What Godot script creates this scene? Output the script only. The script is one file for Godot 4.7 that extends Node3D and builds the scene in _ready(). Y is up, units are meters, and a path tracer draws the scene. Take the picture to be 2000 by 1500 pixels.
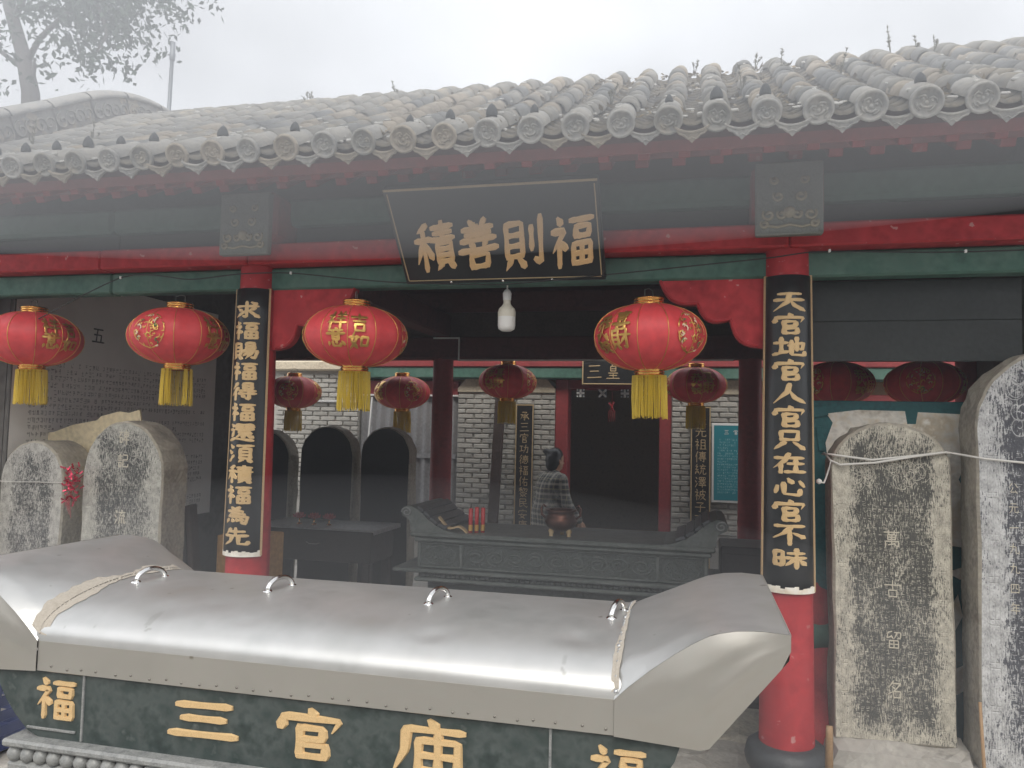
extends Node3D
# A small temple hall seen from its forecourt. x runs along the facade, z towards the visitor, y up; the front columns stand on z = 0.

var rng := RandomNumberGenerator.new()
var M := {}
var taken := {}

# ------------------------------------------------------------------ lettering
# Chinese characters as brush strokes on a 100 x 100 grid (y down); "@x a b c d" places a component in a box.
const COMP := {
	"礻": "40,0 58,12; 8,26 76,26 12,66; 46,50 46,100; 56,48 84,64",
	"禾": "78,4 24,16; 4,34 98,34; 52,12 52,100; 48,38 4,80; 56,38 98,76",
	"貝": "15,4 15,76; 15,4 85,4 85,76; 15,28 85,28; 15,51 85,51; 15,74 85,74; 35,78 8,100; 65,78 94,100",
	"田": "10,8 10,95; 10,8 90,8 90,95; 50,8 50,92; 10,50 90,50; 10,92 90,92",
	"口": "10,12 14,94; 10,12 90,12 86,94; 14,88 86,88",
	"宀": "50,0 55,22; 9,30 5,75; 9,32 95,32 85,72",
	"㠯": "18,0 18,100; 18,4 78,4 78,40; 18,40 78,40; 18,58 86,58 86,98; 18,96 86,96",
	"日": "18,5 18,95; 18,5 82,5 82,95; 18,50 82,50; 18,92 82,92",
	"亻": "78,0 12,52; 50,34 50,100",
	"彳": "80,0 20,34; 88,28 8,74; 55,52 55,100",
	"氵": "30,4 64,20; 12,36 46,52; 16,96 74,62",
	"糹": "54,0 20,24 60,26; 70,18 16,52 84,50; 50,52 50,78; 24,66 12,90; 74,64 92,84",
}
const CHARS := {
	"福": "@礻 0 0 42 100; 46,8 98,8; @口 54 18 94 44; @田 48 52 98 100",
	"積": "@禾 0 0 42 100; 46,12 98,12; 50,24 94,24; 42,37 100,37; 71,2 71,37; @貝 48 42 98 100",
	"善": "32,0 42,12; 70,0 58,12; 14,16 88,16; 20,27 82,27; 8,39 94,39; 50,10 50,39; 30,44 38,54; 70,44 62,54; 2,60 98,60; @口 24 66 78 100",
	"則": "@貝 0 4 54 100; 69,18 69,66; 91,0 91,96 76,86",
	"求": "6,26 94,26; 52,0 52,92 38,84; 16,42 30,54; 44,58 6,90; 84,38 60,54; 56,48 98,92; 72,4 88,14",
	"賜": "@貝 0 4 42 100; @日 52 2 94 42; 54,44 40,70; 52,52 98,52 90,94 78,88; 68,56 46,82; 82,56 58,96",
	"得": "@彳 0 0 36 100; @日 46 0 94 36; 40,46 98,46; 36,62 100,62; 76,46 76,96 64,88; 48,70 58,82",
	"還": "10,4 22,16; 4,34 22,34 12,74; 2,96 28,84 98,96; 34,4 94,4; 34,4 34,20; 94,4 94,20; 54,4 54,20; 74,4 74,20; 34,20 94,20; 32,30 98,30; 46,38 82,38 82,52 46,52 46,38; 60,52 34,78; 62,54 62,80; 90,52 70,66; 66,58 98,80",
	"須": "@氵 0 0 34 100; 42,6 100,6; 72,6 66,20; @貝 46 20 98 100",
	"為": "30,2 40,14; 62,0 16,54; 14,24 76,24 70,40; 30,40 82,40 76,56; 22,56 92,56 84,96 70,88; 16,70 8,92; 34,70 38,84; 50,68 56,80; 66,66 74,78",
	"先": "30,4 14,30; 20,20 84,20; 50,0 50,44; 4,44 96,44; 36,46 30,76 4,98; 62,46 62,90 96,92 96,76",
	"天": "18,14 84,14; 6,44 94,44; 50,14 44,56 4,98; 52,46 66,74 98,98",
	"官": "@宀 0 0 100 56; @㠯 24 36 82 100",
	"地": "6,30 44,30; 26,4 26,80; 2,88 46,74; 48,44 94,30 90,64 80,60; 72,4 72,70; 56,20 56,90 98,92 98,74",
	"人": "50,4 44,44 4,98; 48,34 66,74 98,98",
	"只": "@口 18 2 82 56; 36,62 6,96; 62,62 96,96",
	"在": "8,24 92,24; 48,2 34,40 4,72; 24,50 24,98; 46,52 92,52; 68,34 68,92; 38,92 98,92",
	"心": "14,46 8,80; 32,30 34,84 80,90 82,62; 46,10 58,32; 80,22 94,48",
	"不": "8,10 94,10; 56,12 34,44 4,68; 50,34 50,100; 62,44 96,66",
	"昧": "@日 0 14 36 88; 46,26 94,26; 40,48 100,48; 70,4 70,98; 66,52 40,84; 74,52 100,82",
	"三": "12,12 88,8; 20,48 80,46; 2,92 98,88",
	"庙": "50,0 58,12; 16,18 98,18; 16,18 14,60 0,98; 34,38 34,98; 34,38 90,38 90,98; 62,22 62,94; 34,66 90,66; 34,94 90,94",
	"承": "24,6 76,6 54,22; 52,22 52,92 40,86; 34,36 70,36; 36,50 68,50; 30,64 74,64; 6,34 30,34 6,80; 90,24 70,42; 66,36 98,82",
	"功": "4,22 40,22; 22,22 22,72; 2,78 44,68; 50,34 94,34 88,92 74,84; 70,6 66,50 44,94",
	"德": "@彳 0 0 32 100; 38,14 98,14; 68,0 68,24; 44,26 94,26 94,44 44,44 44,26; 60,26 60,44; 78,26 78,44; 36,54 100,54; 40,66 36,86; 52,64 54,92 80,92 82,80; 64,60 70,72; 86,62 96,78",
	"佑": "@亻 0 0 34 100; 38,28 98,28; 64,2 56,44 34,76; @口 54 54 94 100",
	"黎": "@禾 2 0 46 52; 58,4 50,22; 56,14 96,14 88,44 78,40; 72,18 56,46; 50,48 8,70; 50,48 94,68; 50,56 50,100 42,94; 22,72 34,82; 42,84 16,98; 76,70 60,82; 58,80 84,98",
	"民": "16,6 82,6 82,34; 16,34 82,34; 16,6 16,90 46,78; 20,54 92,54; 50,34 62,74 94,96 98,80",
	"安": "@宀 0 0 100 50; 46,36 26,70 76,98; 72,56 50,84 10,98; 4,58 96,58",
	"康": "50,0 56,10; 14,14 96,14; 16,14 14,60 2,98; 34,28 84,28 84,56; 26,42 96,42; 34,56 84,56; 58,20 58,94 48,90; 34,64 44,74; 50,72 28,92; 84,62 68,72; 62,68 96,94",
	"繼": "@糹 0 0 34 100; 42,4 42,96; 42,94 98,94; 42,50 96,50; 56,6 50,22 60,22 52,40; 78,6 72,22 82,22 74,40; 56,56 50,70 60,70 52,88; 78,56 72,70 82,70 74,88",
	"祖": "@礻 0 0 40 100; 54,8 54,90; 54,8 90,8 90,90; 54,34 90,34; 54,62 90,62; 44,92 100,92",
	"傳": "@亻 0 0 32 100; 36,10 98,10; 46,20 90,20 90,44 46,44 46,20; 46,32 90,32; 67,0 67,54; 38,54 94,52; 34,66 100,66; 80,58 80,96 70,90; 46,74 56,84",
	"統": "@糹 0 0 38 100; 68,0 74,12; 44,18 98,18; 68,20 50,42 88,40; 80,32 92,46; 58,52 54,76 40,98; 74,50 74,92 98,92 98,78",
	"澤": "@氵 0 0 30 100; 40,6 94,6 94,26 40,26 40,6; 58,6 58,26; 76,6 76,26; 44,36 92,36; 67,28 67,48; 34,48 100,48; 52,54 58,64; 82,54 74,64; 40,66 96,66; 36,80 100,80; 67,66 67,100",
	"被": "@礻 0 0 40 100; 50,20 98,20 92,36; 50,20 48,60 34,96; 72,2 72,48; 54,48 90,48 74,76 48,98; 58,56 74,78 100,98",
	"子": "18,8 80,8 52,30; 52,30 52,92 38,84; 4,48 96,48",
	"孫": "4,10 38,10 22,30; 24,30 24,90 14,84; 2,56 42,46; 94,2 54,14; 76,16 50,32 84,34; 88,26 52,54 94,52; 72,54 72,96 62,90; 58,64 48,84; 86,62 98,80",
	"皇": "48,0 38,12; @日 22 12 78 48; 18,60 82,60; 24,76 76,76; 50,60 50,94; 6,96 94,96",
	"五": "12,8 88,8; 44,8 34,92; 16,46 76,46 72,92; 2,94 98,94",
	"碑": "4,12 40,12; 24,12 4,52; @口 12 46 38 88; 70,0 64,10; @田 48 12 94 46; 66,46 44,66; 40,66 100,66; 74,50 74,100",
	"記": "20,2 26,10; 4,18 42,18; 8,32 38,32; 8,46 38,46; @口 8 58 38 96; 52,10 92,10 92,44; 52,44 92,44; 52,44 52,92 98,92 98,74",
	"流": "@氵 0 0 32 100; 64,0 70,12; 38,18 98,18; 66,20 46,42 88,40; 78,30 92,46; 48,52 46,78 34,98; 66,52 66,92; 84,50 84,90 100,90 100,78",
	"萬": "6,14 94,14; 32,2 34,24; 66,2 64,24; @田 22 26 78 58; 14,66 14,98; 14,66 88,66 88,96 76,92; 50,58 50,84; 30,86 66,80; 62,74 72,90",
	"古": "4,28 96,28; 50,2 50,56; @口 20 52 80 100",
	"留": "40,4 16,12 14,40; 14,40 40,32; 34,26 46,44; 54,10 90,10 86,44 74,40; 70,12 52,46; @田 18 52 82 100",
	"名": "44,2 14,44; 40,16 84,16 50,56 8,80; 34,34 50,46; @口 36 56 88 100",
	"公": "36,6 8,44; 62,4 94,42; 48,44 20,86 78,82; 68,66 90,96",
	"元": "20,12 80,12; 4,40 96,40; 38,42 32,72 4,98; 62,42 62,88 96,90 96,72",
	"一": "4,52 96,48",
	"九": "40,2 34,50 4,98; 8,32 68,32 66,88 98,90 98,72",
	"四": "10,14 10,88; 10,14 90,14 90,88; 38,14 36,48 22,62; 60,14 60,52 78,54; 10,84 90,84",
	"年": "32,0 8,36; 26,18 90,18; 28,44 84,44; 28,44 28,70; 2,70 98,70; 58,18 58,100",
	"吉": "8,18 92,18; 50,0 50,42; 20,42 80,42; @口 22 54 78 100",
	"祥": "@礻 0 0 40 100; 54,2 62,14; 88,2 78,14; 48,20 98,20; 50,42 94,42; 42,64 100,64; 72,20 72,100",
	"如": "26,4 12,56 44,92; 38,28 28,66 2,98; 0,36 48,34; @口 56 26 98 84",
	"意": "50,0 54,8; 14,12 86,12; 32,16 38,26; 68,16 62,26; 4,30 96,30; @日 26 34 74 66; 14,76 8,94; 32,74 34,96 72,96 76,82; 48,70 56,82; 82,72 96,90",
	"恭": "10,14 90,14; 34,2 34,36; 66,2 66,36; 2,36 98,36; 34,38 4,66; 62,38 98,64; 50,50 50,98 42,92; 30,62 20,82; 66,60 76,72; 80,56 92,68",
	"喜": "10,10 90,10; 50,0 50,24; 22,24 78,24; @口 26 30 74 50; 34,54 40,62; 66,54 60,62; 4,68 96,68; @口 24 74 76 100",
	"發": "10,6 40,6 8,44; 14,18 24,28; 58,4 94,40; 86,6 74,18; 92,20 80,30; 10,48 42,48 42,62 14,62 14,76 42,76 36,98 26,94; 58,48 54,64; 58,48 84,48 86,62 96,60; 56,70 88,70 48,98; 58,74 98,98",
	"財": "@貝 0 4 46 100; 50,30 100,30; 80,2 80,94 66,86; 78,34 48,74",
}
var parsed := {}
var reliefs := {}

func strokes_of(text: String, x0 := 0.0, y0 := 0.0, x1 := 1.0, y1 := 1.0) -> Array:
	var out := []
	for item in text.split(";", false):
		var t: String = item.strip_edges()
		if t.begins_with("@"):
			var f := t.substr(1).split(" ", false)
			var a := Vector2(float(f[1]), float(f[2])) / 100.0
			var b := Vector2(float(f[3]), float(f[4])) / 100.0
			out.append_array(strokes_of(COMP[f[0]], lerpf(x0, x1, a.x), lerpf(y0, y1, a.y), lerpf(x0, x1, b.x), lerpf(y0, y1, b.y)))
		else:
			var p := PackedVector2Array()
			for q in t.split(" ", false):
				var xy := q.split(",")
				p.append(Vector2(lerpf(x0, x1, float(xy[0]) / 100.0), lerpf(y0, y1, float(xy[1]) / 100.0)))
			out.append(p)
	return out

func char_strokes(ch: String) -> Array:
	if not parsed.has(ch):
		parsed[ch] = strokes_of(CHARS[ch])
	return parsed[ch]

# One brush stroke as a raised ribbon. place(x, y, lift) turns the character's plane (0..1, y down) into a point.
func brush(st: SurfaceTool, p: PackedVector2Array, w: float, lift: float, base: float, place: Callable, run := 0.0) -> void:
	var total := 0.0
	for i in p.size() - 1:
		total += p[i].distance_to(p[i + 1])
	if total < 0.001:
		return
	var n := clampi(int(total / 0.06), 4, 16)
	var c := PackedVector2Array()
	for k in n + 1:
		var d := total * k / n
		var i := 0
		while i < p.size() - 2 and d > p[i].distance_to(p[i + 1]):
			d -= p[i].distance_to(p[i + 1])
			i += 1
		c.append(p[i].lerp(p[i + 1], clampf(d / maxf(p[i].distance_to(p[i + 1]), 1e-5), 0, 1)))
	var last := (p[p.size() - 1] - p[p.size() - 2]).normalized()
	var rows := []
	for k in n + 1:
		var t := float(k) / n
		var dir := (c[mini(k + 1, n)] - c[maxi(k - 1, 0)]).normalized()
		var side := Vector2(-dir.y, dir.x)
		var ww := 1.0 - 0.22 * sin(PI * t)
		if last.y > 0.3 and last.x < -0.25:
			ww = lerpf(1.1, 0.3, t * t)
		elif last.y > 0.3 and last.x > 0.3 and total > 0.35:
			ww = lerpf(0.45, 1.35, t) if t < 0.8 else lerpf(1.35, 0.5, (t - 0.8) / 0.2)
		elif total < 0.28:
			ww = lerpf(0.65, 1.35, t)
		if k == 0:
			ww *= 0.55
		elif k == n:
			ww *= 0.5
		ww += run * 0.25 * sin(9.0 * t + 20.0 * p[0].x)
		var hw := 0.5 * w * ww
		var pc := c[k]
		if k == 0:
			pc -= dir * w * 0.25
		elif k == n:
			pc += dir * w * 0.2
		rows.append([place.call(pc.x + side.x * hw, pc.y + side.y * hw, base), place.call(pc.x + side.x * hw * 0.7, pc.y + side.y * hw * 0.7, base + lift),
			place.call(pc.x - side.x * hw * 0.7, pc.y - side.y * hw * 0.7, base + lift), place.call(pc.x - side.x * hw, pc.y - side.y * hw, base)])
	for k in n:
		for j in 3:
			quad(st, rows[k][j], rows[k + 1][j], rows[k + 1][j + 1], rows[k][j + 1])
	quad(st, rows[0][0], rows[0][1], rows[0][2], rows[0][3])
	quad(st, rows[n][3], rows[n][2], rows[n][1], rows[n][0])

func letter(ch: String, mat: Material, parent: Node, w: float, lift: float, place: Callable, called := "character", run := 0.0) -> MeshInstance3D:
	var st := tool(true)
	var k := 0
	for s in char_strokes(ch):
		brush(st, s, w, lift, k * lift * 0.035, place, run)
		k += 1
	return obj(called, st, mat, parent)

# ------------------------------------------------------------------ mesh helpers
func tool(flat := false) -> SurfaceTool:
	var st := SurfaceTool.new()
	st.begin(Mesh.PRIMITIVE_TRIANGLES)
	st.set_smooth_group(-1 if flat else 0)
	return st

func tri(st: SurfaceTool, a: Vector3, b: Vector3, c: Vector3) -> void:   # counter-clockwise seen from outside
	st.add_vertex(a); st.add_vertex(c); st.add_vertex(b)

func quad(st: SurfaceTool, a: Vector3, b: Vector3, c: Vector3, d: Vector3) -> void:
	tri(st, a, b, c); tri(st, a, c, d)

func quad_uv(st: SurfaceTool, a: Vector3, b: Vector3, c: Vector3, d: Vector3, ua := Vector2(0, 1), ub := Vector2(1, 1), uc := Vector2(1, 0), ud := Vector2(0, 0)) -> void:
	for v in [[a, ua], [c, uc], [b, ub], [a, ua], [d, ud], [c, uc]]:
		st.set_uv(v[1]); st.add_vertex(v[0])

func out_poly(st: SurfaceTool, pts: Array, centre: Vector3) -> void:     # a convex face, turned away from centre
	var n: Vector3 = (pts[1] - pts[0]).cross(pts[2] - pts[0])
	var mid := Vector3.ZERO
	for p in pts:
		mid += p
	mid /= pts.size()
	var q := pts.duplicate()
	if n.dot(mid - centre) < 0:
		q.reverse()
	for i in range(1, q.size() - 1):
		tri(st, q[0], q[i], q[i + 1])

func box(st: SurfaceTool, c: Vector3, size: Vector3, ch := 0.004, b := Basis()) -> void:
	var h := size * 0.5
	ch = minf(ch, minf(h.x, minf(h.y, h.z)) * 0.6)
	var at := func(x: float, y: float, z: float) -> Vector3: return c + b * Vector3(x, y, z)
	for s in [-1.0, 1.0]:
		out_poly(st, [at.call(s * h.x, -h.y + ch, -h.z + ch), at.call(s * h.x, h.y - ch, -h.z + ch), at.call(s * h.x, h.y - ch, h.z - ch), at.call(s * h.x, -h.y + ch, h.z - ch)], c)
		out_poly(st, [at.call(-h.x + ch, s * h.y, -h.z + ch), at.call(h.x - ch, s * h.y, -h.z + ch), at.call(h.x - ch, s * h.y, h.z - ch), at.call(-h.x + ch, s * h.y, h.z - ch)], c)
		out_poly(st, [at.call(-h.x + ch, -h.y + ch, s * h.z), at.call(h.x - ch, -h.y + ch, s * h.z), at.call(h.x - ch, h.y - ch, s * h.z), at.call(-h.x + ch, h.y - ch, s * h.z)], c)
		for t in [-1.0, 1.0]:
			out_poly(st, [at.call(s * h.x, t * (h.y - ch), -h.z + ch), at.call(s * h.x, t * (h.y - ch), h.z - ch), at.call(s * (h.x - ch), t * h.y, h.z - ch), at.call(s * (h.x - ch), t * h.y, -h.z + ch)], c)
			out_poly(st, [at.call(s * h.x, -h.y + ch, t * (h.z - ch)), at.call(s * h.x, h.y - ch, t * (h.z - ch)), at.call(s * (h.x - ch), h.y - ch, t * h.z), at.call(s * (h.x - ch), -h.y + ch, t * h.z)], c)
			out_poly(st, [at.call(-h.x + ch, s * h.y, t * (h.z - ch)), at.call(h.x - ch, s * h.y, t * (h.z - ch)), at.call(h.x - ch, s * (h.y - ch), t * h.z), at.call(-h.x + ch, s * (h.y - ch), t * h.z)], c)
			for u in [-1.0, 1.0]:
				out_poly(st, [at.call(s * h.x, t * (h.y - ch), u * (h.z - ch)), at.call(s * (h.x - ch), t * h.y, u * (h.z - ch)), at.call(s * (h.x - ch), t * (h.y - ch), u * h.z)], c)

func span(st: SurfaceTool, lo: Vector3, hi: Vector3, ch := 0.004) -> void:
	box(st, (lo + hi) * 0.5, hi - lo, ch)

func lathe(st: SurfaceTool, prof: Array, seg: int, o: Vector3, b := Basis()) -> void:  # prof: Vector2(radius, height), bottom to top
	for i in prof.size() - 1:
		for k in seg:
			var a0 := TAU * k / seg
			var a1 := TAU * (k + 1) / seg
			var p0: Vector2 = prof[i]
			var p1: Vector2 = prof[i + 1]
			var q := [o + b * Vector3(p0.x * cos(a0), p0.y, -p0.x * sin(a0)), o + b * Vector3(p0.x * cos(a1), p0.y, -p0.x * sin(a1)),
				o + b * Vector3(p1.x * cos(a1), p1.y, -p1.x * sin(a1)), o + b * Vector3(p1.x * cos(a0), p1.y, -p1.x * sin(a0))]
			if p0.x < 1e-5:
				tri(st, q[0], q[2], q[3])
			elif p1.x < 1e-5:
				tri(st, q[0], q[1], q[2])
			else:
				quad(st, q[0], q[1], q[2], q[3])

func tube(st: SurfaceTool, pts: Array, r0: float, r1: float, seg := 6) -> void:
	var rings := []
	var up := Vector3(0.31, 0.85, 0.42).normalized()
	for i in pts.size():
		var d: Vector3 = (pts[mini(i + 1, pts.size() - 1)] - pts[maxi(i - 1, 0)]).normalized()
		if absf(d.dot(up)) > 0.97:
			up = Vector3(0.9, 0.1, -0.4).normalized()
		var s := d.cross(up).normalized()
		var u := s.cross(d)
		var r := lerpf(r0, r1, float(i) / maxf(1, pts.size() - 1))
		var ring := []
		for k in seg:
			var a := TAU * k / seg
			ring.append(pts[i] + (s * cos(a) + u * sin(a)) * r)
		rings.append(ring)
	for i in pts.size() - 1:
		for k in seg:
			var j := (k + 1) % seg
			quad(st, rings[i][k], rings[i][j], rings[i + 1][j], rings[i + 1][k])
	for e in [0, pts.size() - 1]:
		for k in range(1, seg - 1):
			if e == 0:
				tri(st, rings[e][0], rings[e][k + 1], rings[e][k])
			else:
				tri(st, rings[e][0], rings[e][k], rings[e][k + 1])

func prism(st: SurfaceTool, poly: PackedVector2Array, place: Callable, back: float, front: float) -> void:  # outline extruded; place(x, y, d)
	var idx := Geometry2D.triangulate_polygon(poly)
	for i in range(0, idx.size(), 3):
		var a := poly[idx[i]]
		var b := poly[idx[i + 1]]
		var c := poly[idx[i + 2]]
		if (b - a).cross(c - a) < 0:
			var t := b
			b = c
			c = t
		tri(st, place.call(a.x, a.y, front), place.call(b.x, b.y, front), place.call(c.x, c.y, front))
		tri(st, place.call(a.x, a.y, back), place.call(c.x, c.y, back), place.call(b.x, b.y, back))
	var cw := Geometry2D.is_polygon_clockwise(poly)
	for i in poly.size():
		var a := poly[i]
		var b := poly[(i + 1) % poly.size()]
		if cw:
			var t := a
			a = b
			b = t
		quad(st, place.call(a.x, a.y, back), place.call(b.x, b.y, back), place.call(b.x, b.y, front), place.call(a.x, a.y, front))

func xyz(x: float, y: float, d: float) -> Vector3:
	return Vector3(x, y, d)

func numbered(called: String) -> String:
	taken[called] = taken.get(called, -1) + 1
	return called if taken[called] == 0 else "%s_%03d" % [called, taken[called]]

func obj(called: String, st: SurfaceTool, mat: Material, parent: Node = self, normals := true) -> MeshInstance3D:
	if normals:
		st.generate_normals()
	return put(called, st.commit(), mat, parent)

func put(called: String, mesh: Mesh, mat: Material, parent: Node = self, at := Transform3D()) -> MeshInstance3D:
	var o := MeshInstance3D.new()
	o.mesh = mesh
	o.material_override = mat
	o.name = numbered(called) if parent == self else called
	o.transform = at
	parent.add_child(o, true)
	return o

func mesh_of(st: SurfaceTool) -> ArrayMesh:
	st.generate_normals()
	return st.commit()

func tag(o: Node, label: String, category: String, group := "") -> Node:
	o.set_meta("label", label)
	o.set_meta("category", category)
	if group:
		o.set_meta("group", group)
	return o

func thing(called: String, label: String, category: String, at := Vector3.ZERO, turn := 0.0, group := "") -> Node3D:
	var o := Node3D.new()
	o.name = numbered(called)
	add_child(o)
	o.position = at
	o.rotation.y = turn
	tag(o, label, category, group)
	return o

func copy_of(o: Node3D, at: Vector3, turn: float, label := "", group := "") -> Node3D:
	var c: Node3D = o.duplicate()
	c.name = numbered(String(o.name).rstrip("_0123456789"))
	add_child(c)
	c.position = at
	c.rotation.y = turn
	if label:
		c.set_meta("label", label)
	if group:
		c.set_meta("group", group)
	return c

func structure(o: Node) -> Node:
	o.set_meta("kind", "structure")
	return o

# ------------------------------------------------------------------ materials
func noise(sd: int, freq: float, oct := 4, kind := FastNoiseLite.TYPE_SIMPLEX_SMOOTH) -> FastNoiseLite:
	var n := FastNoiseLite.new()
	n.seed = sd
	n.frequency = freq
	n.noise_type = kind
	n.fractal_octaves = oct
	return n

func lin(r: float, g: float, b: float) -> Color:
	return Color(r, g, b).linear_to_srgb()

func plain(c: Color, rough := 0.7, metal := 0.0) -> StandardMaterial3D:
	var m := StandardMaterial3D.new()
	m.albedo_color = c
	m.roughness = rough
	m.metallic = metal
	return m

# Blotchy surface: colours (linear) along a ramp of seamless noise, laid on by world position.
func blotchy(cols: Array, sd: int, freq: float, rough: float, scale: float, relief := 0.0, metal := 0.0, oct := 5, world := true, chips := Color(0, 0, 0, 0), grain := 0.36) -> StandardMaterial3D:
	var size := 384
	var a := noise(sd, freq, oct).get_seamless_image(size, size)
	var b := noise(sd + 7, freq * 6.0, 3).get_seamless_image(size, size)
	var im := Image.create(size, size, false, Image.FORMAT_RGB8)
	var hm := Image.create(size, size, false, Image.FORMAT_RGB8)
	for y in size:
		for x in size:
			var f := b.get_pixel(x, y).r
			var v := clampf(a.get_pixel(x, y).r * 0.8 + f * 0.3 - 0.05, 0, 0.999) * (cols.size() - 1)
			var i := int(v)
			var c: Color = cols[i].lerp(cols[i + 1], v - i)
			c = c * (1.0 - grain * 0.5 + grain * f)
			if chips.a > 0 and a.get_pixel((x * 5 + 77) % size, (y * 5) % size).r * 0.5 + f * 0.5 > chips.a:
				c = c.lerp(Color(chips.r, chips.g, chips.b), 0.75)
			im.set_pixel(x, y, c.linear_to_srgb())
			hm.set_pixel(x, y, Color(f, f, f).lerp(a.get_pixel(x, y), 0.4))
	var m := StandardMaterial3D.new()
	m.albedo_texture = ImageTexture.create_from_image(im)
	m.roughness = rough
	m.metallic = metal
	m.uv1_triplanar = true
	m.uv1_world_triplanar = world
	m.uv1_scale = Vector3.ONE * scale
	if relief > 0:
		if not reliefs.has(relief):
			hm.bump_map_to_normal_map(relief)
			reliefs[relief] = ImageTexture.create_from_image(hm)
		m.normal_enabled = true
		m.normal_texture = reliefs[relief]
	return m

func carved(cols: Array, sd: int, scale: float, rough := 0.55) -> StandardMaterial3D:   # swirling low relief of carved stone
	var size := 512
	var a := noise(sd, 0.012, 2)
	var w := noise(sd + 3, 0.009, 2)
	var g := noise(sd + 5, 0.08, 3)
	var im := Image.create(size, size, false, Image.FORMAT_RGB8)
	var hm := Image.create(size, size, false, Image.FORMAT_RGB8)
	for y in size:
		for x in size:
			var q := a.get_noise_2d(x + 60.0 * w.get_noise_2d(x, y), y + 60.0 * w.get_noise_2d(y + 300, x))
			var h := 0.5 + 0.5 * sin(q * 26.0)
			h = smoothstep(0.25, 0.75, h) * 0.8 + 0.2 * (0.5 + 0.5 * g.get_noise_2d(x, y))
			var f := 0.5 + 0.5 * g.get_noise_2d(x * 0.5 + 90, y * 0.5)
			im.set_pixel(x, y, (cols[0].lerp(cols[1], f) as Color).linear_to_srgb())
			hm.set_pixel(x, y, Color(h, h, h))
	var m := plain(Color.WHITE, rough)
	m.albedo_texture = ImageTexture.create_from_image(im)
	hm.bump_map_to_normal_map(7.0)
	m.normal_enabled = true
	m.normal_texture = ImageTexture.create_from_image(hm)
	m.uv1_triplanar = true
	m.uv1_scale = Vector3.ONE * scale
	return m

func C(r: float, g: float, b: float) -> Color:
	return Color(r, g, b)

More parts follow.
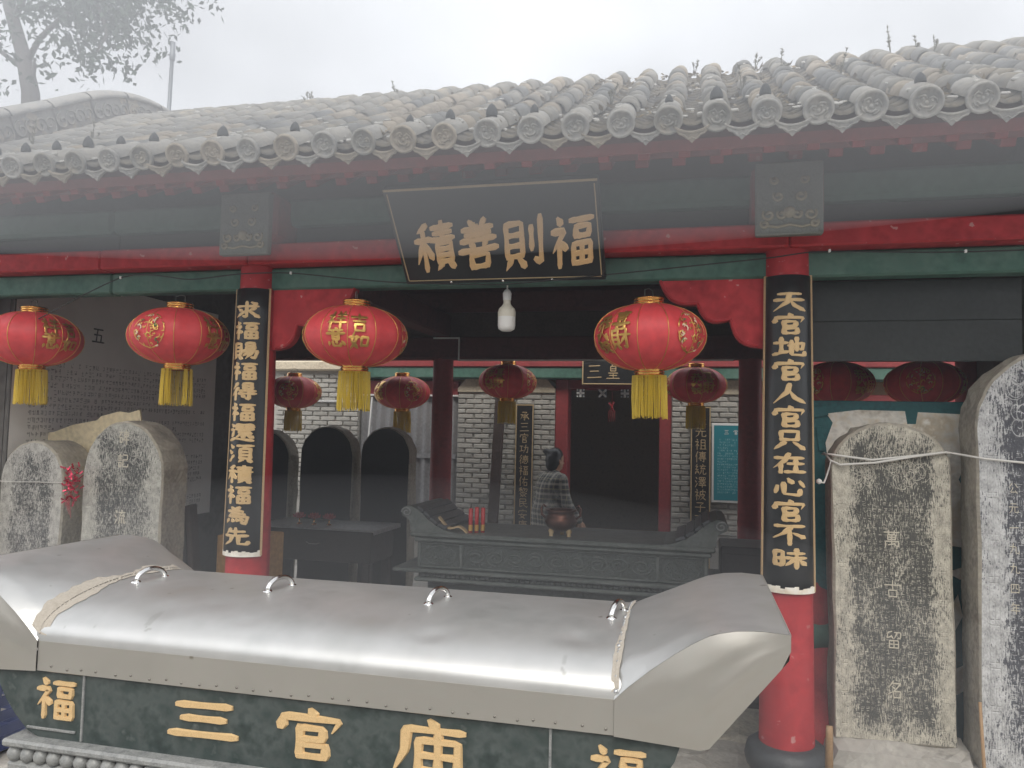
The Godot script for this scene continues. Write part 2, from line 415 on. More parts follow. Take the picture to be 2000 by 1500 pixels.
func make_materials() -> void:
	M.red = blotchy([C(.27, .022, .028), C(.34, .028, .034), C(.40, .038, .043), C(.31, .026, .032), C(.38, .036, .04)], 11, 0.007, 0.55, 0.8, 0.8, 0.0, 5, true, Color(.5, .3, .28, .785))
	M.red.metallic_specular = 0.3
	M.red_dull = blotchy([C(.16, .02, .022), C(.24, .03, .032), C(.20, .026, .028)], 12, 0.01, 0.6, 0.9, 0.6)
	M.green = blotchy([C(.03, .085, .065), C(.045, .12, .09), C(.07, .14, .11), C(.035, .1, .075)], 14, 0.008, 0.6, 0.8, 0.6)
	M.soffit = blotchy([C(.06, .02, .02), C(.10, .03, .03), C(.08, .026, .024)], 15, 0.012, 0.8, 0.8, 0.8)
	M.dark_wood = blotchy([C(.016, .013, .012), C(.028, .022, .02), C(.02, .016, .015)], 16, 0.012, 0.55, 1.0, 0.8)
	M.tile = blotchy([C(.16, .165, .165), C(.28, .275, .26), C(.37, .355, .32), C(.25, .25, .24), C(.44, .38, .29), C(.32, .315, .3)], 17, 0.009, 0.9, 1.1, 2.5)
	M.tile_warm = blotchy([C(.2, .18, .155), C(.36, .32, .265), C(.47, .41, .33), C(.27, .24, .2), C(.54, .47, .36)], 117, 0.012, 0.92, 1.3, 2.5)
	M.tile_dark = blotchy([C(.11, .115, .12), C(.2, .205, .205), C(.27, .27, .26), C(.16, .165, .165)], 118, 0.012, 0.9, 1.3, 2.5)
	M.litter = blotchy([C(.2, .15, .09), C(.34, .27, .17), C(.42, .38, .3)], 119, 0.03, 0.95, 5.0)
	M.tile_pale = blotchy([C(.23, .235, .24), C(.36, .36, .35), C(.46, .44, .4), C(.31, .31, .31)], 18, 0.014, 0.85, 1.6, 2.0)
	M.pan = blotchy([C(.10, .1, .1), C(.17, .16, .15), C(.25, .22, .17), C(.14, .14, .14)], 19, 0.012, 0.95, 1.2, 3.0)
	M.nail = blotchy([C(.03, .036, .042), C(.06, .066, .07)], 20, 0.02, 0.7, 3.0, 1.0)
	M.lacquer = blotchy([C(.010, .011, .012), C(.016, .017, .018), C(.012, .012, .013)], 21, 0.01, 0.33, 1.0, 0.4)
	M.gold_paint = blotchy([C(.50, .34, .165), C(.60, .42, .215), C(.54, .375, .185)], 22, 0.03, 0.42, 4.0, 0.6, 0.25)
	M.gold_pale = blotchy([C(.60, .38, .18), C(.70, .46, .23), C(.64, .42, .2)], 122, 0.03, 0.5, 4.0, 0.6)
	M.gold_dull = blotchy([C(.34, .24, .12), C(.42, .31, .17), C(.36, .26, .14)], 23, 0.03, 0.6, 4.0, 0.6)
	M.gold_trim = blotchy([C(.40, .27, .15), C(.52, .36, .2), C(.3, .22, .15)], 24, 0.03, 0.5, 4.0, 0.8)
	M.brick = []
	for k in 4:
		var f := 1.15 + 0.15 * k
		M.brick.append(blotchy([C(.17, .165, .15) * f, C(.27, .26, .235) * f, C(.22, .215, .2) * f, C(.31, .3, .27) * f], 30 + k, 0.02, 0.95, 2.0, 2.5))
	M.mortar = blotchy([C(.26, .25, .225), C(.38, .365, .335), C(.32, .31, .285)], 35, 0.03, 0.95, 2.0, 2.5)
	M.plaster = blotchy([C(.38, .33, .25), C(.5, .44, .34), C(.44, .39, .3)], 36, 0.012, 0.9, 1.0, 1.0)
	M.stone = blotchy([C(.17, .155, .13), C(.28, .26, .22), C(.36, .33, .27), C(.24, .22, .19)], 37, 0.012, 0.92, 1.2, 3.0)
	M.stone_dark = blotchy([C(.025, .027, .03), C(.05, .053, .058), C(.036, .04, .044), C(.075, .078, .082)], 38, 0.012, 0.5, 1.2, 1.5)
	M.black_stone = blotchy([C(.008, .0085, .009), C(.014, .014, .015)], 39, 0.012, 0.3, 1.0, 0.4)
	M.slab = blotchy([C(.22, .21, .19), C(.36, .34, .31), C(.3, .285, .26), C(.42, .4, .36)], 40, 0.01, 0.9, 1.0, 2.0)
	M.censer = blotchy([C(.014, .022, .022), C(.024, .036, .034), C(.05, .062, .06), C(.02, .032, .03), C(.1, .11, .108)], 41, 0.009, 0.42, 1.6, 0.8)
	M.censer_worn = blotchy([C(.09, .096, .098), C(.16, .165, .165), C(.22, .225, .22), C(.12, .125, .125)], 42, 0.03, 0.45, 2.0, 1.5)
	M.altar = blotchy([C(.04, .047, .045), C(.065, .076, .072), C(.09, .1, .094), C(.055, .064, .061)], 43, 0.01, 0.55, 1.4, 1.2)
	M.altar_carved = carved([C(.045, .054, .051), C(.08, .092, .087)], 44, 2.2)
	M.steel = blotchy([C(.38, .38, .37), C(.46, .465, .46), C(.50, .50, .495), C(.44, .44, .43), C(.40, .385, .36)], 45, 0.008, 0.42, 0.6, 0.0, 0.72, 4, true, Color(.2, .19, .17, .82), 0.08)
	M.steel_flat = blotchy([C(.42, .405, .375), C(.47, .455, .42), C(.445, .43, .40)], 46, 0.004, 0.36, 0.5, 0.0, 0.85, 3, true, Color(.2, .17, .13, .86), 0.08)
	M.cement = blotchy([C(.24, .215, .18), C(.33, .3, .26), C(.28, .255, .215)], 47, 0.03, 0.95, 3.0, 2.5)
	M.chrome = plain(lin(.75, .74, .72), 0.12, 1.0)
	M.rivet = plain(lin(.2, .19, .17), 0.5, 0.8)
	M.lantern = blotchy([C(.58, .05, .058), C(.66, .062, .07), C(.62, .055, .063)], 48, 0.006, 0.55, 1.2, 0.2)
	M.lantern.backlight = Color(.16, .02, .02)
	M.gold_foil = plain(lin(.72, .44, .13), 0.3, 0.85)
	M.gold_cap = plain(lin(.85, .47, .13), 0.2, 1.0)
	M.print_green = plain(lin(.08, .2, .06), 0.5)
	M.print_cream = plain(lin(.75, .58, .4), 0.5)
	M.fringe = blotchy([C(.48, .33, .02), C(.6, .43, .04), C(.54, .38, .03)], 49, 0.03, 0.55, 6.0, 0.4)
	M.fringe.backlight = Color(.3, .22, .02)
	M.white = plain(lin(.72, .72, .7), 0.5)
	M.bulb_white = plain(lin(.78, .77, .74), 0.28)
	M.bulb_shell = plain(lin(.66, .62, .52), 0.4)
	M.wire = plain(lin(.02, .02, .02), 0.6)
	M.rope = blotchy([C(.5, .49, .46), C(.62, .6, .57)], 50, 0.05, 0.8, 8.0, 1.0)
	M.cream_sheet = blotchy([C(.62, .53, .35), C(.72, .62, .42), C(.66, .57, .38)], 51, 0.008, 0.85, 1.2, 0.4)
	M.teal = blotchy([C(.008, .07, .075), C(.016, .11, .12), C(.012, .09, .095)], 52, 0.01, 0.6, 1.5, 0.6)
	M.peeled = blotchy([C(.45, .38, .28), C(.66, .61, .52), C(.8, .77, .7), C(.58, .5, .38), C(.82, .8, .75)], 53, 0.008, 0.9, 1.3, 0.8)
	M.corrugated = blotchy([C(.16, .16, .165), C(.22, .22, .225), C(.19, .19, .2)], 54, 0.01, 0.55, 1.0, 0.4)
	M.blue_plastic = plain(lin(.01, .025, .12), 0.4)
	M.red_plastic = plain(lin(.4, .03, .035), 0.4)
	M.candle = plain(lin(.4, .02, .02), 0.45)
	M.bronze = blotchy([C(.05, .02, .014), C(.1, .04, .026), C(.07, .028, .02)], 55, 0.02, 0.3, 4.0, 1.5, 0.7)
	M.cloth_red = blotchy([C(.25, .02, .025), C(.36, .03, .04), C(.3, .05, .03)], 56, 0.02, 0.85, 2.0, 1.0)
	M.tinsel = plain(lin(.55, .05, .1), 0.22, 0.7)
	M.wood = blotchy([C(.2, .12, .06), C(.3, .19, .1), C(.25, .15, .08)], 57, 0.02, 0.7, 2.0, 1.0)
	M.brown_wood = blotchy([C(.045, .03, .024), C(.075, .05, .04)], 58, 0.015, 0.7, 1.0, 0.8)
	M.orange_box = blotchy([C(.3, .16, .05), C(.4, .22, .07)], 59, 0.01, 0.85, 1.0, 0.4)
	M.bark = blotchy([C(.1, .095, .09), C(.17, .16, .15), C(.13, .125, .12)], 60, 0.02, 0.95, 1.2, 3.0)
	M.leaf = plain(lin(.045, .085, .045), 0.5)
	M.leaf.backlight = Color(.10, .17, .05)
	M.weed = plain(lin(.14, .13, .08), 0.9)
	M.pole = plain(lin(.22, .24, .26), 0.45, 0.6)
	M.skin = plain(lin(.42, .25, .17), 0.55)
	M.hair = plain(lin(.008, .008, .009), 0.42)
	M.trousers = plain(lin(.02, .022, .03), 0.85)
	M.shirt = plaid()
	M.sill = blotchy([C(.4, .4, .39), C(.5, .5, .49)], 61, 0.02, 0.8, 2.0, 0.6)
	M.tin = blotchy([C(.3, .31, .32), C(.4, .41, .42)], 62, 0.01, 0.42, 1.0, 0.4, 0.8)

func plaid() -> StandardMaterial3D:
	var im := Image.create(128, 128, false, Image.FORMAT_RGB8)
	var n := noise(70, 0.2, 2)
	for y in 128:
		for x in 128:
			var c := C(.07, .075, .08)
			for t in [x, y]:
				if t % 64 < 14:
					c = c.lerp(C(.5, .47, .4), 0.45)
				elif t % 64 > 34 and t % 64 < 40:
					c = c.lerp(C(.42, .38, .24), 0.5)
				elif t % 64 > 46 and t % 64 < 58:
					c = c.lerp(C(.02, .022, .026), 0.5)
			im.set_pixel(x, y, (c * (0.85 + 0.3 * (0.5 + 0.5 * n.get_noise_2d(x, y)))).linear_to_srgb())
	var m := plain(Color.WHITE, 0.9)
	m.albedo_texture = ImageTexture.create_from_image(im)
	m.uv1_triplanar = true
	m.uv1_scale = Vector3.ONE * 5.0
	return m

# Small printed or engraved writing: rows of marks the size of characters, too small to read.
func marks(im: Image, r: Rect2i, rows: int, cols: int, ink: Color, sd: int, ragged: bool, vertical := false, density := 0.9) -> void:
	var g := RandomNumberGenerator.new()
	g.seed = sd
	var ch := float(r.size.y) / rows
	var cw := float(r.size.x) / cols
	var outer := cols if vertical else rows
	for o in outer:
		var used := (rows if vertical else cols)
		if ragged:
			used = int(used * (1.0 if g.randf() < 0.6 else g.randf_range(0.35, 0.95)))
		for k in used:
			if g.randf() > density:
				continue
			var cx := r.position.x + cw * (o if vertical else k)
			var cy := r.position.y + ch * (k if vertical else o)
			for s in g.randi_range(4, 7):
				var wx := g.randf_range(0.1, 0.75) * cw
				var hy := g.randf_range(0.1, 0.75) * ch
				var x := int(cx + g.randf_range(0.08, 0.3) * cw)
				var y := int(cy + g.randf_range(0.08, 0.78) * ch)
				if g.randf() < 0.55:
					im.fill_rect(Rect2i(x, y, maxi(1, int(wx)), maxi(1, int(ch * 0.09))), ink)
				else:
					im.fill_rect(Rect2i(int(cx + g.randf_range(0.1, 0.8) * cw), int(cy + 0.1 * ch), maxi(1, int(cw * 0.1)), maxi(1, int(hy))), ink)

# Face of an inscribed stone: pale stone, black ink left by rubbings, engraved columns, border and a carved head.
func stele_face(sd: int, ink: float, tone: Color, cool: float, rows: int, cols: int) -> StandardMaterial3D:
	var w := 384
	var h := 768
	var text := Image.create(w, h, false, Image.FORMAT_RGB8)
	marks(text, Rect2i(int(w * .17), int(h * .25), int(w * .66), int(h * .68)), rows, cols, Color.WHITE, sd, false, true, 0.92)
	var head := Image.create(w, h, false, Image.FORMAT_RGB8)
	var g := RandomNumberGenerator.new()
	g.seed = sd + 1
	for k in 26:    # curling lines of the carved head
		var cx := g.randf_range(0.2, 0.8) * w
		var cy := g.randf_range(0.05, 0.19) * h
		var turns := g.randf_range(4.0, 11.0)
		var hand := 1.0 if g.randf() < 0.5 else -1.0
		for i in 120:
			var t := i / 119.0
			var p := Vector2(cx, cy) + Vector2.from_angle(hand * t * turns + k) * (3.0 + 24.0 * t)
			if p.x > 4 and p.x < w - 5 and p.y > 4 and p.y < h - 5:
				head.fill_rect(Rect2i(int(p.x), int(p.y), 2, 2), Color.WHITE)
	for s in [0, 1]:   # key border down both sides
		var x0 := int(w * (0.055 if s == 0 else 0.875))
		for k in 14:
			var y0 := int(h * (0.26 + 0.05 * k))
			text.fill_rect(Rect2i(x0, y0, 2, 30), Color.WHITE)
			text.fill_rect(Rect2i(x0 + 12 * (k % 2), y0, 3, 36), Color.WHITE)
			text.fill_rect(Rect2i(x0 + 24, y0 + 4, 2, 32), Color.WHITE)
			text.fill_rect(Rect2i(x0, y0 + (30 if k % 2 else 2), 25, 2), Color.WHITE)
	var big := noise(sd + 2, 0.008, 4)
	var mid := noise(sd + 3, 0.03, 4)
	var fine := noise(sd + 4, 0.16, 3)
	var im := Image.create(w, h, false, Image.FORMAT_RGB8)
	var hm := Image.create(w, h, false, Image.FORMAT_RGB8)
	for y in h:
		for x in w:
			var u := float(x) / w
			var v := float(y) / h
			var cut := maxf(text.get_pixel(x, y).r, head.get_pixel(x, y).r)
			var streak := 1.0 * fine.get_noise_2d(x * 1.3, y * 0.3) + 0.3 * fine.get_noise_2d(x * 0.35 + 500, y * 0.9) + 0.5 * fine.get_noise_2d(x * 1.7, y * 1.7 + 90)
			var field := smoothstep(0.10, 0.24, u + 0.05 * mid.get_noise_2d(x, y)) * smoothstep(0.90, 0.76, u + 0.05 * mid.get_noise_2d(x, y + 300)) * smoothstep(1.0, 0.9, v) * smoothstep(0.0, 0.1, v)
			var d := ink + 0.14 * mid.get_noise_2d(x, y * 0.6) + 0.4 * big.get_noise_2d(x * 1.2, y * 0.8) + 0.66 * streak + 0.55 * (field - 0.62)
			var k := smoothstep(-0.1, 0.24, d) * (0.22 if cut > 0.5 else 0.9)
			var pale := tone * (0.85 + 0.35 * mid.get_noise_2d(x + 900, y) + 0.25 * fine.get_noise_2d(x, y))
			var black := C(.028, .03, .03 + .012 * cool) * (1.0 + 0.5 * fine.get_noise_2d(x + 40, y))
			im.set_pixel(x, y, pale.lerp(black, k).linear_to_srgb())
			var hh := clampf(0.55 + 0.2 * mid.get_noise_2d(x, y) + 0.15 * fine.get_noise_2d(x, y) - 0.35 * cut, 0, 1)
			hm.set_pixel(x, y, Color(hh, hh, hh))
	hm.bump_map_to_normal_map(3.0)
	var m := plain(Color.WHITE, 0.85)
	m.albedo_texture = ImageTexture.create_from_image(im)
	m.normal_enabled = true
	m.normal_texture = ImageTexture.create_from_image(hm)
	return m

# ------------------------------------------------------------------ front hall
const ROOF := [[0.72, 2.802], [0.2, 3.08], [-0.45, 3.455], [-0.9, 3.725], [-1.2, 3.845], [-1.5, 3.885], [-1.8, 3.845], [-2.2, 3.66], [-3.0, 3.2], [-3.4, 2.98]]
const COL_L := -2.288
const COL_R := 0.398

func roof_y(z: float) -> float:
	for i in ROOF.size() - 1:
		if z >= ROOF[i + 1][0] or i == ROOF.size() - 2:
			var a: Array = ROOF[maxi(i - 1, 0)]
			var b: Array = ROOF[i]
			var c: Array = ROOF[i + 1]
			var d: Array = ROOF[mini(i + 2, ROOF.size() - 1)]
			var t: float = (z - b[0]) / (c[0] - b[0])
			var mb: float = (c[1] - a[1]) / (c[0] - a[0]) * (c[0] - b[0])
			var mc: float = (d[1] - b[1]) / (d[0] - b[0]) * (c[0] - b[0])
			var t2 := t * t
			var t3 := t2 * t
			return (2 * t3 - 3 * t2 + 1) * b[1] + (t3 - 2 * t2 + t) * mb + (-2 * t3 + 3 * t2) * c[1] + (t3 - t2) * mc
	return 0.0

func slope(x: float, z: float, lift: float) -> Transform3D:
	var down := Vector3(0, roof_y(z + 0.01) - roof_y(z - 0.01), 0.02).normalized()
	var up := down.cross(Vector3.RIGHT)
	return Transform3D(Basis(Vector3.RIGHT, up, down), Vector3(x, roof_y(z), z) + up * lift)

func half_barrel(st: SurfaceTool, r0: float, r1: float, length: float, t: Transform3D, rim := 0.011, seg := 8) -> void:   # lower end at z = 0, runs up the slope
	for k in seg:
		var a := PI * k / seg
		var b := PI * (k + 1) / seg
		var p := func(ang: float, r: float, z: float) -> Vector3: return t * Vector3(cos(ang) * r, sin(ang) * r, z)
		quad(st, p.call(a, r0, 0.0), p.call(b, r0, 0.0), p.call(b, r1, -length), p.call(a, r1, -length))
		quad(st, p.call(a, r0 - rim, 0.0), p.call(b, r0 - rim, 0.0), p.call(b, r0, 0.0), p.call(a, r0, 0.0))

func build_roof(hall: Node3D) -> void:
	var st := tool()
	# deck
	var poly := PackedVector2Array()
	for k in 41:
		var z := lerpf(0.66, -3.3, k / 40.0)
		poly.append(Vector2(z, roof_y(z) - 0.03))
	for k in 41:
		var z := lerpf(-3.3, 0.66, k / 40.0)
		poly.append(Vector2(z, roof_y(z) - 0.085))
	var dk := tool(true)
	prism(dk, poly, func(z: float, y: float, d: float) -> Vector3: return Vector3(d, y, z), -4.28, 2.3)
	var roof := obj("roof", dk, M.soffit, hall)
	var barrel := tool()
	half_barrel(barrel, 0.053, 0.046, 0.205, Transform3D())
	var variants := [mesh_of(barrel)]
	for k in 2:
		barrel = tool()
		half_barrel(barrel, 0.052 + 0.002 * k, 0.045, 0.2 + 0.008 * k, Transform3D(Basis(Vector3.UP, 0.02 - 0.04 * k) * Basis(Vector3.FORWARD, 0.03 * k), Vector3(0.002 * k, 0.003, 0)))
		variants.append(mesh_of(barrel))
	var endm := tool()
	half_barrel(endm, 0.0535, 0.05, 0.2, Transform3D(), 0.02, 12)
	var end_mesh := mesh_of(endm)
	var discs := []
	for v in 3:      # end disc: raised rim and a beast mask in low relief
		var d := tool()
		lathe(d, [Vector2(0.0, -0.012), Vector2(0.06, -0.012), Vector2(0.0615, 0.0), Vector2(0.060, 0.010), Vector2(0.0535, 0.012), Vector2(0.0475, 0.008), Vector2(0.046, 0.003), Vector2(0.0, 0.0035)], 24, Vector3.ZERO)
		for sd in [-1.0, 1.0]:
			tube(d, [Vector3(sd * 0.004, 0.004, -0.014), Vector3(sd * 0.016, 0.005, -0.022 - 0.002 * v), Vector3(sd * 0.030, 0.004, -0.016), Vector3(sd * 0.036, 0.003, -0.004)], 0.0052, 0.003, 6)
			lathe(d, [Vector2(0.0075, 0.002), Vector2(0.006, 0.007), Vector2(0.0, 0.0085)], 8, Vector3(sd * 0.0155, 0, -0.009))
			tube(d, [Vector3(sd * 0.034, 0.004, 0.008), Vector3(sd * 0.027, 0.004, 0.022), Vector3(sd * 0.014, 0.004, 0.031)], 0.0045, 0.003, 6)
		tube(d, [Vector3(-0.021, 0.004, 0.010), Vector3(-0.010, 0.005, 0.018 + 0.002 * v), Vector3(0.010, 0.005, 0.018 + 0.002 * v), Vector3(0.021, 0.004, 0.010)], 0.0048, 0.0048, 6)
		lathe(d, [Vector2(0.009, 0.002), Vector2(0.007, 0.008), Vector2(0.0, 0.0095)], 8, Vector3(0, 0, 0.003))
		discs.append(mesh_of(d))
	# (discs are scaled down a little where they are set)
	var drips := []
	for v in 2:
		var dp := tool(true)
		var pl := PackedVector2Array()
		for k in 9:
			var x := lerpf(-0.066, 0.066, k / 8.0)
			pl.append(Vector2(x, -0.021 * (1 - pow(x / 0.066, 2.0))))
		for q in [Vector2(0.06, -0.02), Vector2(0.045, -0.034), Vector2(0.036, -0.037), Vector2(0.022, -0.049), Vector2(0.012, -0.053), Vector2(0, -0.066), Vector2(-0.012, -0.053), Vector2(-0.022, -0.049), Vector2(-0.036, -0.037), Vector2(-0.045, -0.034), Vector2(-0.06, -0.02)]:
			pl.append(q)
		prism(dp, pl, xyz, -0.007, 0.007)
		var rim := []
		for k in 9:
			var x := lerpf(-0.064, 0.064, k / 8.0)
			rim.append(Vector3(x, -0.003 - 0.021 * (1 - pow(x / 0.066, 2.0)), 0.008))
		tube(dp, rim, 0.0045, 0.0045, 5)
		for s in [-1.0, 1.0]:
			tube(dp, [Vector3(s * 0.05, -0.028, 0.007), Vector3(s * 0.03, -0.034, 0.0085), Vector3(s * 0.014, -0.046 - 0.004 * v, 0.008), Vector3(0, -0.042, 0.0085)], 0.004, 0.003, 5)
		drips.append(mesh_of(dp))
	var nail := tool()
	lathe(nail, [Vector2(0.024, 0.0), Vector2(0.026, 0.012), Vector2(0.022, 0.03), Vector2(0.013, 0.046), Vector2(0.0, 0.058)], 10, Vector3.ZERO)
	var nail_mesh := mesh_of(nail)
	var pitch := 0.1815
	var all := []
	var pan := tool()
	for r in 37:
		var x := 0.07 + pitch * (r - 23)
		if x < -4.1 or x > 2.25:
			continue
		var t := slope(x, 0.70, 0.008)
		var wob := Basis(Vector3.FORWARD, rng.randf_range(-0.03, 0.03))
		put("end_tile", end_mesh, M.tile_pale, roof, t * Transform3D(wob, Vector3(rng.randf_range(-.004, .004), rng.randf_range(-.003, .003), 0)))
		put("tile_disc", discs[rng.randi() % 3], [M.tile_pale, M.tile_pale, M.tile, M.tile_warm][rng.randi() % 4], roof, t * Transform3D(Basis(Vector3.RIGHT, PI / 2 + rng.randf_range(-.09, .09)) * Basis(Vector3.UP, rng.randf_range(-.5, .5)) * Basis(Vector3.BACK, rng.randf_range(-.08, .08)).scaled(Vector3.ONE * rng.randf_range(0.88, 0.95)), Vector3(0, -0.006, rng.randf_range(0.002, 0.012))))
		if rng.randf() < 0.78:
			put("tile_nail", nail_mesh, M.nail, roof, t * Transform3D(Basis(Vector3.RIGHT, -0.5 + rng.randf_range(-.1, .1)) * Basis().scaled(Vector3.ONE * rng.randf_range(0.65, 1.0)), Vector3(0, 0.048, -0.10)))
		put("drip_tile", drips[rng.randi() % 2], M.tile_pale if rng.randf() < 0.7 else M.tile_warm, roof, slope(x + pitch / 2, 0.705, -0.022) * Transform3D(Basis(Vector3.RIGHT, rng.randf_range(-.1, .15)), Vector3(rng.randf_range(-.004, .004), 0, rng.randf_range(-.008, .008))))
		var z := 0.70 - 0.165
		while z > -2.6:
			all.append([x, z])
			z -= 0.118
		# concave tiles of the trough beside this row
		var zz := 0.70
		while zz > -2.2:
			var n := 5
			for k in n:
				var ea := lerpf(-0.062, 0.062, float(k) / n)
				var eb := lerpf(-0.062, 0.062, float(k + 1) / n)
				var f := func(e: float, zq: float, up: float) -> Vector3: return slope(x + pitch / 2 + e, zq, -0.022 + up + 0.028 * pow(e / 0.062, 2.0)).origin
				quad(pan, f.call(ea, zz, 0.010), f.call(eb, zz, 0.010), f.call(eb, zz - 0.09, 0.0), f.call(ea, zz - 0.09, 0.0))
				quad(pan, f.call(ea, zz, -0.004), f.call(eb, zz, -0.004), f.call(eb, zz, 0.010), f.call(ea, zz, 0.010))
			zz -= 0.09
	all.sort_custom(func(a: Array, b: Array) -> bool: return Vector2(a[0], a[1] - 3.66).length() < Vector2(b[0], b[1] - 3.66).length())
	var rest := tool()
	for k in all.size():
		var jig := Transform3D(Basis(Vector3.UP, rng.randf_range(-0.06, 0.06)), Vector3(rng.randf_range(-.006, .006), rng.randf_range(-.004, .006), rng.randf_range(-.008, .008)))
		var t := slope(all[k][0], all[k][1], 0.008) * jig
		if k < 290:
			put("cover_tile", variants[rng.randi() % 3], [M.tile, M.tile, M.tile_warm, M.tile_dark, M.tile_warm][rng.randi() % (5 if all[k][0] < -0.6 else 4)], roof, t)
		else:
			half_barrel(rest, 0.053, 0.046, 0.2, t, 0.011, 6)
	obj("far_cover_tiles", rest, M.tile, roof).set_meta("kind", "stuff")
	obj("trough_tiles", pan, M.pan, roof).set_meta("kind", "stuff")
	var lt := tool(true)     # dry leaves and straw lodged between the tiles
	for k in 2600:
		var lx := -4.1 + 6.2 * pow(rng.randf(), 1.5)
		var lz := rng.randf_range(-1.1, 0.62)
		var row: float = round((lx - 0.07) / pitch - 0.5) + 0.5
		lx = 0.07 + row * pitch + rng.randfn(0, 0.03)
		var base := slope(lx, lz, 0.0).origin + Vector3(0, rng.randf_range(0.0, 0.02), 0)
		var d := Vector3(rng.randfn(), rng.randfn() * 0.25, rng.randfn()).normalized()
		var n := d.cross(Vector3.UP).normalized()
		var ln := rng.randf_range(0.02, 0.07)
		var hw := rng.randf_range(0.002, 0.011) if rng.randf() < 0.6 else 0.0016
		var up := Vector3(0, rng.randf_range(0.002, 0.012), 0)
		tri(lt, base, base + d * ln * 0.5 + n * hw, base + d * ln + up)
		tri(lt, base, base + d * ln + up, base + d * ln * 0.5 - n * hw + up)
	var mo := tool(true)     # crumbs of pale mortar round the eave tiles
	for k in 420:
		var lx := rng.randf_range(-4.1, 2.2)
		var t := slope(lx, rng.randf_range(0.3, 0.69) if k % 3 else rng.randf_range(-1.0, 0.5), 0.0)
		var e := absf(fposmod((lx - 0.07) / pitch + 0.5, 1.0) - 0.5) * pitch
		var up := sqrt(maxf(0.0, 0.052 * 0.052 - e * e)) if e < 0.052 else 0.0
		box(mo, t * Vector3(0, 0.008 + up, 0), Vector3(rng.randf_range(.01, .035), rng.randf_range(.006, .014), rng.randf_range(.01, .03)), 0.004, t.basis * Basis(Vector3.UP, rng.randf() * TAU))
	obj("mortar_crumbs", mo, M.plaster_white, roof).set_meta("kind", "stuff")
	obj("dry_litter", lt, M.litter, roof).set_meta("kind", "stuff")
	# gable ridge that climbs over the roof's rounded crown
	var gx := -4.17
	for k in 9:
		var za := 0.42 - 0.31 * k
		var zb := za - 0.30
		var body := tool()
		var cap := tool()
		var n := 5
		for j in n:
			var z0 := lerpf(za, zb, float(j) / n)
			var z1 := lerpf(za, zb, float(j + 1) / n)
			for e in [[-0.05, 0.0, -0.05, 0.185], [0.05, 0.185, 0.05, 0.0]]:
				quad(body, slope(gx + e[0], z0, e[1]).origin, slope(gx + e[2], z0, e[3]).origin, slope(gx + e[2], z1, e[3]).origin, slope(gx + e[0], z1, e[1]).origin)
			for i in 6:
				var a0 := PI * i / 6.0
				var a1 := PI * (i + 1) / 6.0
				var f := func(ang: float, z: float) -> Vector3: return slope(gx + 0.072 * cos(ang), z, 0.185 + 0.055 * sin(ang)).origin
				quad(cap, f.call(a0, z0), f.call(a1, z0), f.call(a1, z1), f.call(a0, z1))
			quad(cap, slope(gx - 0.072, z0, 0.185).origin, slope(gx + 0.072, z0, 0.185).origin, slope(gx + 0.072, z1, 0.185).origin, slope(gx - 0.072, z1, 0.185).origin)
		for s in 4:     # scrolls of the carved side
			var ctr := slope(gx + 0.05, za - 0.04 - 0.07 * s, 0.095)
			var pts := []
			for i in 22:
				var q := i / 21.0
				var rr := 0.010 + 0.048 * q
				var ang := q * 8.0 + s
				pts.append(ctr * Vector3(0.004, sin(ang) * rr, cos(ang) * rr))
			tube(body, pts, 0.008, 0.006, 5)
		obj("ridge_block", body, M.tile, roof)
		obj("ridge_cap", cap, M.tile_pale, roof)

